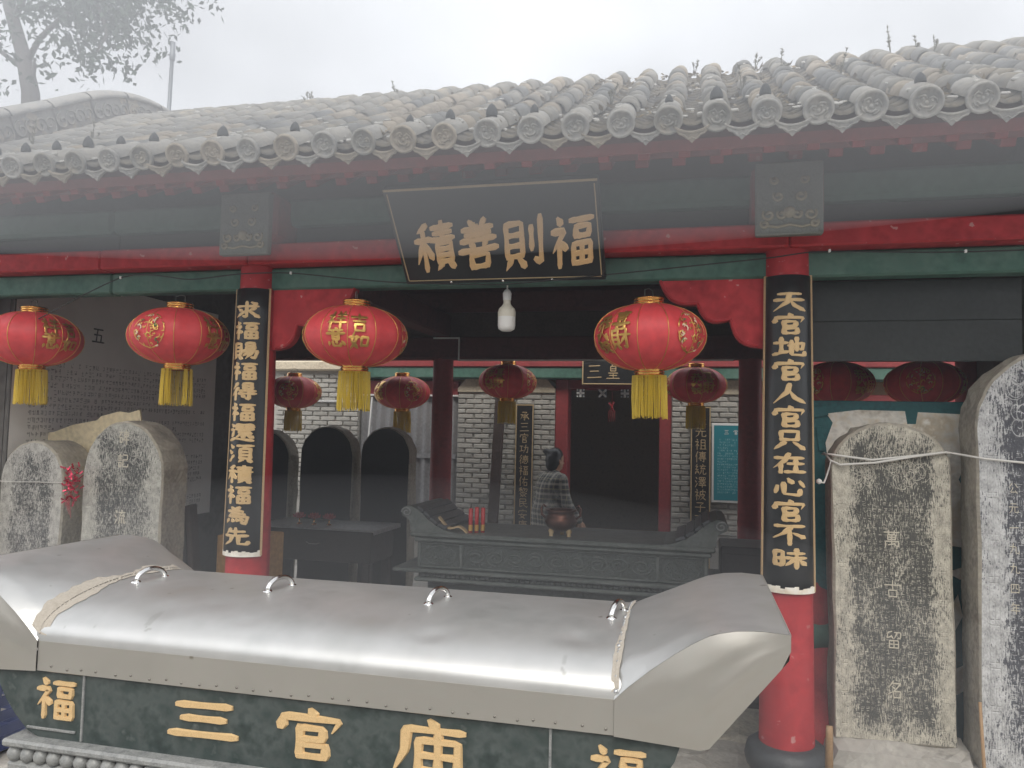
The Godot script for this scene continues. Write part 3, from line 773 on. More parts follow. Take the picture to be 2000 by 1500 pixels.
func build_hall() -> void:
	var hall := thing("temple_hall", "open temple hall with grey barrel-tiled roof, red columns and green beams", "temple")
	build_roof(hall)
	# columns on stone drums
	for x in [COL_L, COL_R]:
		var c := tool()
		var prof := []
		for k in 9:
			var t := k / 8.0
			prof.append(Vector2(lerpf(0.117, 0.096, t), lerpf(0.262, 2.45, t)))
		lathe(c, prof, 40, Vector3(x, 0, 0))
		obj("column", c, M.red, hall)
		var b := tool()
		lathe(b, [Vector2(0.165, 0.0), Vector2(0.17, 0.05), Vector2(0.168, 0.10), Vector2(0.15, 0.125), Vector2(0.148, 0.14), Vector2(0.17, 0.165), Vector2(0.178, 0.2), Vector2(0.168, 0.245), Vector2(0.14, 0.266), Vector2(0.0, 0.268)], 36, Vector3(x, 0, 0))
		obj("column_base", b, M.stone_dark, hall)
		var r := tool()
		lathe(r, [Vector2(0.1, 0.3), Vector2(0.09, 2.5)], 24, Vector3(x + 0.04, 0, -3.0))
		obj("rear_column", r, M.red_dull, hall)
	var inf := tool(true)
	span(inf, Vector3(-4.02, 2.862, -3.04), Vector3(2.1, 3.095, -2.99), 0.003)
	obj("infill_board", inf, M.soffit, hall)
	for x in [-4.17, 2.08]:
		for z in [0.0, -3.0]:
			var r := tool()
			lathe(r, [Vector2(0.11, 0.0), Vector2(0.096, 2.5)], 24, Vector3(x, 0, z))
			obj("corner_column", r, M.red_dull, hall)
	var names := {}
	# beams along the front, butted between the column axes
	var spans := [[-4.25, -3.2], [-3.2, COL_L], [COL_L, COL_R], [COL_R, 2.25]]
	for s in spans:
		var a: float = s[0] + 0.001
		var b: float = s[1] - 0.001
		var st := tool(true)
		span(st, Vector3(a, 2.44, -0.09), Vector3(b, 2.546, 0.125), 0.008)
		obj("red_beam", st, M.red, hall)
		st = tool(true)
		span(st, Vector3(a, 2.32, -0.07), Vector3(b, 2.437, 0.03), 0.010)
		obj("green_beam", st, M.green, hall)
		st = tool(true)
		span(st, Vector3(a, 2.549, -0.06), Vector3(b, 2.66, -0.02), 0.003)
		obj("frieze_board", st, M.dark_wood, hall)
		st = tool(true)
		span(st, Vector3(a, 2.66, -0.08), Vector3(b, 2.80, 0.05), 0.02)
		obj("eave_purlin", st, M.green, hall)
	# beam heads over the columns, carved with a beast mask
	for x in [COL_L + 0.05, COL_R - 0.015]:
		var st := tool(true)
		span(st, Vector3(x - 0.15, 2.547, -0.1), Vector3(x + 0.15, 2.80, 0.2), 0.03)
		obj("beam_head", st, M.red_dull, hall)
		st = tool(true)
		span(st, Vector3(x - 0.138, 2.463, 0.2), Vector3(x + 0.138, 2.78, 0.245), 0.006)
		var pnl := obj("carved_panel", st, M.altar, hall)
		pnl.material_override = M.panel
		var rl := tool()
		var g := RandomNumberGenerator.new()
		g.seed = 71
		for e in [[-1.0], [1.0]]:
			var s: float = e[0]
			for c in [[0.045, 2.63, 0.018], [0.085, 2.55, 0.02], [0.03, 2.55, 0.016], [0.1, 2.51, 0.014], [0.06, 2.70, 0.014]]:
				var pts := []
				for i in 16:
					var q := i / 15.0
					pts.append(Vector3(x + s * (c[0] + cos(q * 7.0) * c[2] * (0.3 + q)), c[1] + sin(q * 7.0) * c[2] * (0.3 + q), 0.248))
				tube(rl, pts, 0.009, 0.006, 6)
		lathe(rl, [Vector2(0.026, 0.0), Vector2(0.022, 0.014), Vector2(0.0, 0.02)], 10, Vector3(x, 2.56, 0.245), Basis(Vector3.RIGHT, PI / 2))
		tube(rl, [Vector3(x - .1, 2.505, .247), Vector3(x - .05, 2.495, .25), Vector3(x, 2.505, .25), Vector3(x + .05, 2.495, .25), Vector3(x + .1, 2.505, .247)], 0.006, 0.006, 5)
		obj("beast_mask", rl, M.mask, hall)
	# scalloped brackets in the corners of the middle bay
	for s in [1.0, -1.0]:
		var x0 := COL_L + 0.1 if s > 0 else COL_R - 0.1
		var pl := PackedVector2Array([Vector2(0, 0), Vector2(0.47, 0)])
		var lobes := [[0.47, -0.005, 0.30, -0.115], [0.30, -0.115, 0.15, -0.19], [0.15, -0.19, 0.0, -0.32]]
		for l in lobes:
			var a := Vector2(l[0], l[1])
			var b := Vector2(l[2], l[3])
			var dir := (b - a).normalized()
			var nrm := Vector2(-dir.y, dir.x)
			if nrm.y > 0:
				nrm = -nrm
			for k in range(0, 9):
				var t := k / 8.0
				pl.append(a.lerp(b, t) + nrm * 0.045 * sin(PI * t))
		var st := tool(true)
		prism(st, pl, func(x: float, y: float, d: float) -> Vector3: return Vector3(x0 + s * x, 2.319 + y, d), -0.03, 0.02)
		var br := obj("corner_bracket", st, M.red, hall)
		var edge := []
		for k in range(2, pl.size() - 1):
			edge.append(Vector3(x0 + s * (pl[k].x - 0.006), 2.319 + pl[k].y + 0.008, 0.02))
		st = tool()
		tube(st, edge, 0.006, 0.006, 6)
		obj("moulding", st, M.red, br)
	# rafters in two tiers with the boards above them
	for k in 40:
		var x := -4.22 + 0.1655 * k
		if x > 2.2:
			break
		var st := tool(true)
		var t := slope(x, 0.03, -0.212)
		box(st, t * Vector3(0, 0, 0.0), Vector3(0.06, 0.062, 0.62), 0.004, t.basis)
		obj("rafter", st, M.red, hall)
		st = tool(true)
		t = slope(x + 0.03, 0.39, -0.142)
		box(st, t * Vector3.ZERO, Vector3(0.046, 0.044, 0.42), 0.003, t.basis)
		obj("flying_rafter", st, M.red, hall)
	var fb := tool(true)
	var tt := slope(-0.99, 0.345, -0.175)
	box(fb, tt.origin, Vector3(6.5, 0.05, 0.02), 0.003, tt.basis)
	obj("rafter_fascia", fb, M.red_dull, hall)
	fb = tool(true)
	tt = slope(-0.99, 0.64, -0.085)
	box(fb, tt.origin, Vector3(6.5, 0.085, 0.03), 0.003, tt.basis)
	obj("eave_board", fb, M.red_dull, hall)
	# inside: tie beams, purlins and the rear beam
	for x in [COL_L + 0.03, COL_R + 0.03]:
		var st := tool(true)
		span(st, Vector3(x - 0.09, 2.44, -3.25), Vector3(x + 0.09, 2.64, -0.101), 0.015)
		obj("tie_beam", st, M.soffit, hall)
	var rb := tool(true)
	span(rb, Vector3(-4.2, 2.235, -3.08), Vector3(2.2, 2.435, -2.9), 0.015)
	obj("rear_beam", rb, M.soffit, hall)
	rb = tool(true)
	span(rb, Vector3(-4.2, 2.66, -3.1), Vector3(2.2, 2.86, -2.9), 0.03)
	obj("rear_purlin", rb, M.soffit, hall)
	for zp in [-0.75, -1.5, -2.25]:
		rb = tool()
		tube(rb, [Vector3(-4.2, roof_y(zp) - 0.17, zp), Vector3(2.2, roof_y(zp) - 0.17, zp)], 0.075, 0.075, 14)
		obj("purlin", rb, M.soffit, hall)
	rb = tool(true)
	span(rb, Vector3(-4.02, 2.437, -2.98), Vector3(2.1, 2.658, -2.94), 0.004)
	obj("transom_board", rb, M.brown_wood, hall)
	# side walls that carry the gables
	for x in [-4.12, 2.2]:
		var gp := PackedVector2Array([Vector2(-3.1, 0), Vector2(-0.1, 0)])
		for k in 21:
			var z := lerpf(-0.1, -3.1, k / 20.0)
			gp.append(Vector2(z, roof_y(z) - 0.088))
		var st := tool(true)
		prism(st, gp, func(z: float, y: float, d: float) -> Vector3: return Vector3(x + d, y, z), -0.1, 0.1)
		obj("gable_wall", st, M.wall_grey, hall)

# ------------------------------------------------------------------ writing on boards
func couplet(x0: float, text: String, label: String, pitch: float) -> void:
	var t := thing("couplet_board", label, "couplet board", Vector3(x0, 0, 0), 0, "curved couplet boards on the red columns")
	var lo := 0.935
	var hi := 2.318
	var rad := func(y: float) -> float: return lerpf(0.117, 0.096, clampf((y - 0.262) / 2.188, 0, 1)) + 0.013
	var half := 1.08
	var st := tool()
	var n := 20
	var rows := 10
	for k in n:
		var a := lerpf(-half, half, float(k) / n)
		var b := lerpf(-half, half, float(k + 1) / n)
		for j in rows:
			var y0 := lerpf(lo, hi, float(j) / rows)
			var y1 := lerpf(lo, hi, float(j + 1) / rows)
			var f := func(ang: float, y: float, d: float) -> Vector3: return Vector3(sin(ang) * (rad.call(y) + d), y, cos(ang) * (rad.call(y) + d))
			quad(st, f.call(a, y0, 0), f.call(b, y0, 0), f.call(b, y1, 0), f.call(a, y1, 0))
			if j == 0:
				quad(st, f.call(a, y0, -0.011), f.call(b, y0, -0.011), f.call(b, y0, 0), f.call(a, y0, 0))
			if j == rows - 1:
				quad(st, f.call(a, y1, 0), f.call(b, y1, 0), f.call(b, y1, -0.011), f.call(a, y1, -0.011))
	obj("board", st, M.lacquer, t)
	for s in [-1.0, 1.0]:
		st = tool(true)
		for j in rows:
			var y0 := lerpf(lo - 0.004, hi + 0.004, float(j) / rows)
			var y1 := lerpf(lo - 0.004, hi + 0.004, float(j + 1) / rows)
			var f := func(e: float, d: float, y: float) -> Vector3:
				var ang: float = s * half + e
				return Vector3(sin(ang) * (rad.call(y) + d), y, cos(ang) * (rad.call(y) + d))
			quad(st, f.call(-0.045, 0.004, y0), f.call(0.045, 0.004, y0), f.call(0.045, 0.004, y1), f.call(-0.045, 0.004, y1))
			quad(st, f.call(0.045, 0.004, y0), f.call(0.045, -0.012, y0), f.call(0.045, -0.012, y1), f.call(0.045, 0.004, y1))
			quad(st, f.call(-0.045, -0.012, y0), f.call(-0.045, 0.004, y0), f.call(-0.045, 0.004, y1), f.call(-0.045, -0.012, y1))
		obj("edge_trim", st, M.gold_trim, t)
	st = tool(true)
	for k in 14:      # worn bottom trim, uneven
		var a := lerpf(-half, half, k / 14.0)
		var b := lerpf(-half, half, (k + 1) / 14.0)
		var hh := rng.randf_range(0.010, 0.024)
		var f := func(ang: float, y: float, d: float) -> Vector3: return Vector3(sin(ang) * (rad.call(y) + d), y, cos(ang) * (rad.call(y) + d))
		quad(st, f.call(a, lo - 0.008, 0.003), f.call(b, lo - 0.008, 0.003), f.call(b, lo + hh, 0.003), f.call(a, lo + hh, 0.003))
	obj("bottom_trim", st, M.peeled, t)
	for i in text.length():
		var cy := 2.2 - pitch * i
		var place := func(x: float, y: float, d: float) -> Vector3:
			var yy := cy + (0.5 - y) * 0.088
			var r: float = rad.call(yy)
			var ang: float = (x - 0.5) * 0.142 / r
			return Vector3(sin(ang) * (r + d + 0.001), yy, cos(ang) * (r + d + 0.001))
		letter(text[i], M.gold_paint, t, 0.18, 0.002, place, "character", 0.5)

func plaque() -> void:
	var top := Vector3(-0.905, 2.685, 0.46)
	var bot := Vector3(-0.905, 2.312, 0.115)
	var up := (top - bot).normalized()
	var b := Basis(Vector3.RIGHT, up, Vector3.RIGHT.cross(up))
	var t := thing("name_plaque", "black wooden plaque with four large gold characters tilted out under the eaves", "plaque")
	t.transform = Transform3D(b, (top + bot) * 0.5)
	var h := (top - bot).length()
	var st := tool(true)
	box(st, Vector3(0, 0, -0.02), Vector3(0.985, h, 0.04), 0.004)
	obj("board", st, M.lacquer, t)
	for e in [[Vector3(0, -h / 2 + 0.022, 0.001), Vector3(0.95, 0.005, 0.004)], [Vector3(0, h / 2 - 0.008, 0.002), Vector3(0.98, 0.010, 0.008)], [Vector3(-0.475, 0, 0.001), Vector3(0.005, h - 0.05, 0.004)], [Vector3(0.475, 0, 0.001), Vector3(0.005, h - 0.05, 0.004)]]:
		st = tool(true)
		box(st, e[0], e[1], 0.001)
		obj("border_line", st, M.gold_dull, t)
	for x in [-0.26, 0.0, 0.24]:
		st = tool()
		lathe(st, [Vector2(0.007, 0), Vector2(0.006, 0.004), Vector2(0, 0.006)], 8, Vector3(x, -h / 2 + 0.01, 0), Basis(Vector3.RIGHT, PI / 2))
		obj("screw", st, M.chrome, t)
	var cx := [-0.300, -0.088, 0.130, 0.355]
	for i in 4:
		var place := func(x: float, y: float, d: float) -> Vector3: return Vector3(cx[i] + (x - 0.5) * 0.196 + (0.5 - y) * 0.02, -0.045 + (0.5 - y) * 0.248 + (x - 0.5) * 0.03, d + 0.001)
		letter("積善則福"[i], M.gold_pale, t, 0.15, 0.004, place, "character", 0.3)

func small_board(called: String, label: String, cat: String, c: Vector3, size: Vector2, text: String, ch: float, vertical: bool, group := "") -> Node3D:
	var t := thing(called, label, cat, c, 0, group)
	var st := tool(true)
	box(st, Vector3(0, 0, 0), Vector3(size.x, size.y, 0.03), 0.004)
	obj("board", st, M.lacquer, t)
	for s in [-1.0, 1.0]:
		st = tool(true)
		box(st, Vector3(s * (size.x / 2 - 0.008), 0, 0.017), Vector3(0.012, size.y, 0.008), 0.002)
		obj("border", st, M.gold_dull, t)
		st = tool(true)
		box(st, Vector3(0, s * (size.y / 2 - 0.008), 0.018), Vector3(size.x - 0.03, 0.012, 0.008), 0.002)
		obj("border", st, M.gold_dull, t)
	for i in text.length():
		var o := Vector2(0, size.y / 2 - 0.13 - i * ch * 1.16) if vertical else Vector2(-size.x / 2 + 0.13 + i * ch * 1.3, 0)
		var place := func(x: float, y: float, d: float) -> Vector3: return Vector3(o.x + (x - 0.5) * ch, o.y + (0.5 - y) * ch, 0.016 + d)
		letter(text[i], M.gold_dull, t, 0.085, 0.003, place)
	return t

# ------------------------------------------------------------------ lanterns
const LR := 0.262
const LH := 0.158

func on_lantern(ang: float, y: float, d: float) -> Vector3:
	var s := clampf(y / LH, -0.98, 0.98)
	var c := pow(1.0 - s * s, 0.46)
	return Vector3(sin(ang) * (LR * c + d), y, cos(ang) * (LR * c + d))

func fringe_mesh(torn: bool) -> ArrayMesh:
	var st := tool(true)
	var g := RandomNumberGenerator.new()
	g.seed = 5
	for k in 120:
		if torn and ((k > 4 and k < 22) or (k > 26 and k < 34)):
			g.randf()
			continue
		var a := TAU * k / 120.0 + g.randf_range(-.02, .02)
		var r := 0.074 + g.randf_range(-.004, .004)
		var l := g.randf_range(0.185, 0.205)
		var d := Vector3(sin(a), 0, cos(a))
		var w := Vector3(cos(a), 0, -sin(a)) * 0.0019
		var y0 := -0.178
		var drift := g.randf_range(-.006, .006)
		var q := [d * r + Vector3(0, y0, 0), d * (r + 0.004) + w * drift * 100.0 + Vector3(0, y0 - l * 0.5, 0), d * (r + g.randf_range(-.006, .008)) + w * drift * 300.0 + Vector3(0, y0 - l, 0)]
		for i in 2:
			quad(st, q[i + 1] - w, q[i + 1] + w, q[i] + w, q[i] - w)
			quad(st, q[i + 1] + w, q[i + 1] + d * 0.003, q[i] + d * 0.003, q[i] + w)
			quad(st, q[i + 1] + d * 0.003, q[i + 1] - w, q[i] - w, q[i] + d * 0.003)
	return mesh_of(st)

func make_lantern() -> Node3D:
	var t := thing("red_lantern", "", "lantern")
	var st := tool()
	var seg := 96
	var rows := 18
	for j in rows:
		var y0 := LH * sin(lerpf(-1.32, 1.32, float(j) / rows))
		var y1 := LH * sin(lerpf(-1.32, 1.32, float(j + 1) / rows))
		for k in seg:
			var f := func(kk: int, y: float) -> Vector3:
				var a := TAU * kk / seg
				return on_lantern(a, y, -0.009 * pow(sin(a * 6.0), 2.0))
			quad(st, f.call(k, y0), f.call(k + 1, y0), f.call(k + 1, y1), f.call(k, y1))
	obj("shade", st, M.lantern, t)
	for k in 12:
		st = tool()
		var pts := []
		for i in 15:
			pts.append(on_lantern(TAU * k / 12.0, LH * sin(lerpf(-1.32, 1.32, i / 14.0)), 0.0015))
		tube(st, pts, 0.0018, 0.0018, 5)
		obj("rib", st, M.gold_foil, t)
	for s in [-1.0, 1.0]:
		st = tool()
		var p := []
		for k in 13:
			p.append(Vector2(0.066 + 0.006 * absf(sin(k * PI / 4.0)) + (0.006 if k == 0 else 0.0), 0.146 + k * 0.0033))
		lathe(st, p, 32, Vector3.ZERO, Basis(Vector3.RIGHT, 0.0 if s > 0 else PI))
		obj("collar", st, M.gold_cap, t)
	var g := RandomNumberGenerator.new()
	put("fringe", fringe_mesh(false), M.fringe, t).set_meta("kind", "stuff")
	st = tool()
	for s in [-1.0, 1.0]:
		tube(st, [Vector3(s * 0.03, 0.16, 0), Vector3(s * 0.028, 0.225, 0)], 0.0025, 0.0025, 5)
	tube(st, [Vector3(-0.028, 0.222, 0), Vector3(0.0, 0.232, 0), Vector3(0.028, 0.222, 0)], 0.002, 0.002, 5)
	obj("hanger", st, M.rivet, t)
	# printed greetings and round emblems, alternating round the shade
	for side in 2:
		var a0 := -PI / 2 if side == 0 else PI / 2
		var text := "恭喜發財" if side == 0 else "吉祥如意"
		for i in 4:
			var ox := (0.058 if i % 2 == 0 else -0.058) if side == 1 else (-0.055 if i % 2 == 0 else 0.055)
			var oy := 0.045 - 0.085 * float(i / 2) + (0.012 if i % 2 else 0.0)
			var place := func(x: float, y: float, d: float) -> Vector3: return on_lantern(a0 + (ox + (x - 0.5) * 0.098) / LR, oy + (0.5 - y) * 0.088, d + 0.0005)
			letter(text[i], M.gold_foil, t, 0.16, 0.0012, place, "gold_character", 0.4)
	for side in 2:
		var a0 := 0.0 if side == 0 else PI
		var sets := [tool(), tool(), tool()]
		g.seed = 90 + side
		for k in 46:
			var ang := g.randf() * TAU
			var rad := 0.085 * sqrt(g.randf())
			var ctr := Vector2.from_angle(ang) * rad
			var turn := g.randf_range(-5, 5)
			var sz := g.randf_range(0.008, 0.022)
			var pts := PackedVector2Array()
			for i in 7:
				pts.append(ctr + Vector2.from_angle(turn * i / 6.0 + ang) * sz * (0.4 + 0.1 * i))
			var which := 0 if k % 9 < 6 else (1 if k % 9 < 8 else 2)
			var place := func(x: float, y: float, d: float) -> Vector3: return on_lantern(a0 + x / LR, 0.005 + y, d + 0.0006 + 0.0001 * which)
			brush(sets[which], pts, 0.007, 0.0012, 0.00002 * k, place)
		var ring := PackedVector2Array()
		for i in 33:
			ring.append(Vector2.from_angle(TAU * i / 32.0) * 0.09)
		for i in 8:
			var pl := func(x: float, y: float, d: float) -> Vector3: return on_lantern(a0 + x / LR, 0.005 + y, d + 0.0005)
			brush(sets[0], ring.slice(i * 4, i * 4 + 4), 0.006, 0.001, 0.0, pl)
		obj("round_emblem", sets[0], M.gold_foil, t).set_meta("kind", "stuff")
		obj("emblem_detail", sets[1], M.print_cream, t).set_meta("kind", "stuff")
		obj("emblem_detail", sets[2], M.print_green, t).set_meta("kind", "stuff")
	return t

func build_lanterns() -> void:
	var first := make_lantern()
	var cam := Vector3(0, 1.6, 3.66)
	# position, angle of the first round emblem from the line of sight, label
	var spots := [
		[Vector3(-2.77, 2.078, 0.0), -0.62, "bright red lantern with torn fringe beside the couplet board column, above stone tablets"],
		[Vector3(-3.74, 2.07, 0.0), -1.0, "bright red lantern with full fringe above the narrower tablet"],
		[Vector3(-1.69, 2.063, 0.06), -1.72, "bright red lantern hung by the column ending in the characters 為先"],
		[Vector3(-0.215, 2.05, 0.04), 0.85, "bright red lantern printed 恭喜發財 hung beside the light bulb"],
	]
	for i in spots.size():
		var p: Vector3 = spots[i][0]
		var turn: float = atan2(cam.x - p.x, cam.z - p.z) + spots[i][1]
		if i == 0:
			first.position = p
			first.rotation.y = turn
			tag(first, spots[0][2], "lantern", "lanterns along the front beam")
		else:
			copy_of(first, p, turn, spots[i][2], "lanterns along the front beam").rotation.z = [0.0, 0.03, -0.025, 0.02][i]
	var rear := [
		[Vector3(-3.80, 1.93, -3.1), "shaded lantern between the couplet column and arched black tablets"],
		[Vector3(-2.70, 1.94, -3.15), "shaded lantern in front of the corrugated metal door"],
		[Vector3(-1.663, 2.045, -3.1), "shaded lantern in front of the brick pier with the leaning pole"],
		[Vector3(0.0, 2.03, -3.15), "shaded lantern over the inner board reading 先祖傳統"],
		[Vector3(1.0, 2.0, -2.35), "shaded lantern half behind the column of the 天官 couplet"],
		[Vector3(1.572, 2.0, -2.3), "shaded lantern above the peeling paper sheet"],
	]
	for i in rear.size():
		copy_of(first, rear[i][0], 0.5 * i + 0.3, rear[i][1], "shaded lanterns along the rear beam").rotation.z = 0.03 * sin(i * 2.3)
	(first.get_node("fringe") as MeshInstance3D).mesh = fringe_mesh(true)

# ------------------------------------------------------------------ covered incense burner in the forecourt
const CZ := 1.943      # plane of its front
const CB := 1.24       # back of its cover

func sheet(st: SurfaceTool, prof: Array, place: Callable, a: float, b: float, thick: float, steps := 1) -> void:   # bent sheet metal: a profile swept from a to b
	for k in prof.size() - 1:
		var p: Vector2 = prof[k]
		var q: Vector2 = prof[k + 1]
		for j in steps:
			var a0 := lerpf(a, b, float(j) / steps)
			var a1 := lerpf(a, b, float(j + 1) / steps)
			quad(st, place.call(p, a0, 0.0), place.call(p, a1, 0.0), place.call(q, a1, 0.0), place.call(q, a0, 0.0))
			quad(st, place.call(p, a1, thick), place.call(p, a0, thick), place.call(q, a0, thick), place.call(q, a1, thick))

func ear_outline(s: float) -> Array:   # (x, y) of the flared end, from the seam outwards; s = 1 right, -1 left
	var pts := []
	for q in [Vector2(0.756, 1.023), Vector2(0.785, 1.052), Vector2(0.832, 1.092), Vector2(0.88, 1.128), Vector2(0.925, 1.158), Vector2(0.962, 1.178), Vector2(1.01, 1.189), Vector2(1.06, 1.193), Vector2(1.12, 1.19), Vector2(1.116, 1.137), Vector2(0.951, 0.935), Vector2(0.756, 0.945)]:
		pts.append(Vector2(-0.924 + s * q.x, q.y))
	return pts

func censer() -> void:
	var t := thing("incense_burner", "long dark stone incense burner with gold characters and a curved sheet-metal cover", "incense burner", Vector3(-0.924, 0, 1.59))
	var off := Vector3(-0.924, 0, 1.59)
	var L := func(v: Vector3) -> Vector3: return v - off
	# tub with ends that curve in towards the foot
	var st := tool(true)
	var tub := PackedVector2Array()
	for q in [[0.90, 0.945], [0.885, 0.90], [0.86, 0.86], [0.825, 0.82], [0.785, 0.785], [0.75, 0.772]]:
		tub.append(Vector2(q[0], q[1]))
	for k in 6:
		tub.append(Vector2(-tub[5 - k].x, tub[5 - k].y))
	prism(st, tub, xyz, -0.30, CZ - 0.012 - 1.59)
	var body := obj("tub", st, M.censer, t)
	for e in [[-0.615, 0.86, 0.006, 0.17], [0.615, 0.86, 0.006, 0.17], [-0.71, 0.795, 0.15, 0.006], [0.71, 0.795, 0.15, 0.006]]:
		st = tool(true)
		box(st, Vector3(e[0], e[1], CZ - 1.59 - 0.010), Vector3(e[2], e[3], 0.006), 0.001)
		obj("panel_moulding", st, M.censer_worn, body)
	var texts := [["福", -0.698, 0.874, 0.118, 0.098, 0.15], ["三", -0.258, 0.866, 0.185, 0.088, 0.24], ["官", 0.031, 0.866, 0.172, 0.11, 0.175], ["庙", 0.333, 0.868, 0.17, 0.118, 0.165], ["福", 0.765, 0.865, 0.118, 0.1, 0.15]]
	for e in texts:
		var place := func(x: float, y: float, d: float) -> Vector3: return Vector3(e[1] + (x - 0.5) * e[3], e[2] + (0.5 - y) * e[4], CZ - 1.59 - 0.0125 + d)
		letter(e[0], M.gold_paint, body, e[5], 0.006, place)
	# ledge with a row of beads, then the waist and foot
	st = tool(true)
	box(st, Vector3(0, 0.762, 0.0), Vector3(1.66, 0.02, 0.76), 0.006)
	box(st, Vector3(0, 0.70, 0.0), Vector3(1.64, 0.03, 0.74), 0.008)
	box(st, Vector3(0, 0.733, 0.0), Vector3(1.60, 0.038, 0.70), 0.002)
	obj("ledge", st, M.censer_worn, t)
	st = tool()
	lathe(st, [Vector2(0.0, -0.02), Vector2(0.012, -0.017), Vector2(0.019, -0.007), Vector2(0.02, 0.003), Vector2(0.014, 0.015), Vector2(0.0, 0.02)], 10, Vector3.ZERO)
	var bead := mesh_of(st)
	for k in 40:
		put("bead", bead, M.censer_worn, t, Transform3D(Basis(), Vector3(-0.80 + 0.041 * k, 0.733, 0.36)))
	st = tool(true)
	box(st, Vector3(0, 0.40, 0), Vector3(1.42, 0.569, 0.56), 0.02)
	obj("waist", st, M.altar_carved, t)
	st = tool(true)
	box(st, Vector3(0, 0.0575, 0), Vector3(1.62, 0.115, 0.74), 0.012)
	obj("plinth", st, M.censer, t)
	# sheet-metal cover: fascia, barrel and two flared ends
	var barrel := [Vector2(CZ, 1.023)]
	for k in range(1, 40):
		var a := PI * k / 40.0
		barrel.append(Vector2(1.5915 + 0.3515 * cos(a), 1.023 + 0.108 * pow(sin(a), 0.85)))
	barrel.append(Vector2(CB, 1.023))
	var dent := noise(88, 2.2, 2)
	st = tool()
	sheet(st, barrel, func(p: Vector2, x: float, th: float) -> Vector3:
		var w := 0.0
		for e in [[-0.26, 1.80, 0.07, 0.008], [-0.62, 1.85, 0.05, 0.005], [-0.80, 1.76, 0.12, 0.004], [-1.38, 1.84, 0.08, 0.004], [-1.25, 1.78, 0.06, 0.003], [-1.12, 1.86, 0.04, 0.0025], [-0.95, 1.72, 0.09, 0.002], [-1.5, 1.70, 0.07, 0.003], [-0.4, 1.70, 0.05, 0.002]]:
			w -= e[3] * exp(-(pow(x - e[0], 2.0) + 2.0 * pow(p.x - e[1], 2.0)) / (e[2] * e[2] * 0.5))
		w *= smoothstep(CZ, CZ - 0.05, p.x)
		return L.call(Vector3(x, p.y - th + w, p.x)), -1.70, -0.148, 0.003, 96)
	var cover := obj("cover", st, M.steel, t)
	st = tool(true)
	span(st, L.call(Vector3(-1.68, 0.945, CZ - 0.004)), L.call(Vector3(-0.168, 1.023, CZ)), 0.001)
	span(st, L.call(Vector3(-1.68, 0.945, CB)), L.call(Vector3(-0.168, 1.023, CB + 0.004)), 0.001)
	obj("fascia", st, M.steel_flat, t)
	st = tool()
	for k in 30:
		lathe(st, [Vector2(0.0035, 0.0), Vector2(0.003, 0.002), Vector2(0, 0.003)], 6, L.call(Vector3(-1.64 + 0.05 * k + rng.randf_range(-.008, .008), 0.957 + rng.randf_range(-.003, .003), CZ)), Basis(Vector3.RIGHT, PI / 2))
	obj("rivets", st, M.rivet, t).set_meta("kind", "stuff")
	for s in [-1.0, 1.0]:
		var o := ear_outline(s)
		var zf := CZ + 0.003
		var crest := func(z: float) -> float:
			var q := clampf((z - 1.5915) / 0.3515, -1, 1)
			return 1.023 + 0.108 * pow(maxf(0.0, 1.0 - q * q), 0.425)
		var ear_y := func(p: Vector2, z: float) -> float:
			var b: float = crest.call(z)
			return b + (1.193 - b) * (p.y - 1.023) / 0.17
		st = tool()
		sheet(st, o.slice(0, 9), func(p: Vector2, z: float, th: float) -> Vector3:
			var w := -0.006 * exp(-pow((p.x + 0.924 - s * (0.83 + 0.35 * (1.9 - z))) / 0.02, 2.0)) * smoothstep(1.5, 1.75, z)
			return L.call(Vector3(p.x, ear_y.call(p, z) - th + w * smoothstep(zf, zf - 0.05, z), z)), zf, CB, 0.003, 24)
		var ear := obj("flared_end", st, M.steel, t)
		var pl := PackedVector2Array(o)
		# front panel: sheet that bellies out a little between its edges
		st = tool()
		var edge_y := func(pts: Array, x: float) -> float:
			for i in pts.size() - 1:
				var p: Vector2 = pts[i]
				var q: Vector2 = pts[i + 1]
				if (x - p.x) * (x - q.x) <= 0.0 and absf(q.x - p.x) > 1e-6:
					return lerpf(p.y, q.y, (x - p.x) / (q.x - p.x))
			return (pts[pts.size() - 1] as Vector2).y
		var lower := [o[11], o[10], o[9], o[8] + Vector2(s * 0.0001, -0.03)]
		var face := func(i: int, j: int) -> Vector3:
			var u := i / 20.0
			var v := j / 14.0
			var x: float = -0.924 + s * lerpf(0.756, 1.1195, u)
			var yt: float = edge_y.call(o.slice(0, 9), x)
			var yb: float = minf(edge_y.call(lower, x), yt)
			var belly := 0.016 * sin(PI * v) * sin(PI * u) + 0.006 * dent.get_noise_2d(u * 1.2 + s, v * 1.2) * sin(PI * v) * sin(PI * u)
			return L.call(Vector3(x, lerpf(yb, yt, v) - 0.0005, zf + belly))
		for i in 20:
			for j in 14:
				quad(st, face.call(i, j), face.call(i + 1, j), face.call(i + 1, j + 1), face.call(i, j + 1))
		obj("front_panel", st, M.steel_flat, ear)
		st = tool(true)
		prism(st, pl, func(x: float, y: float, d: float) -> Vector3: return L.call(Vector3(x, y - 0.001, d)), CB, CB + 0.004)
		obj("back_panel", st, M.steel_flat, ear)
		st = tool(true)
		sheet(st, o.slice(8, 11), func(p: Vector2, z: float, th: float) -> Vector3: return L.call(Vector3(p.x - s * th, p.y + th, z)), zf, CB, 0.003)
		obj("outer_side", st, M.steel_flat, ear)
		# rough filler along the seam, and lumps of weld
		st = tool()
		var g := RandomNumberGenerator.new()
		g.seed = 60 + int(s)
		var n := 40
		var wide := 1.0 if s < 0 else 0.3
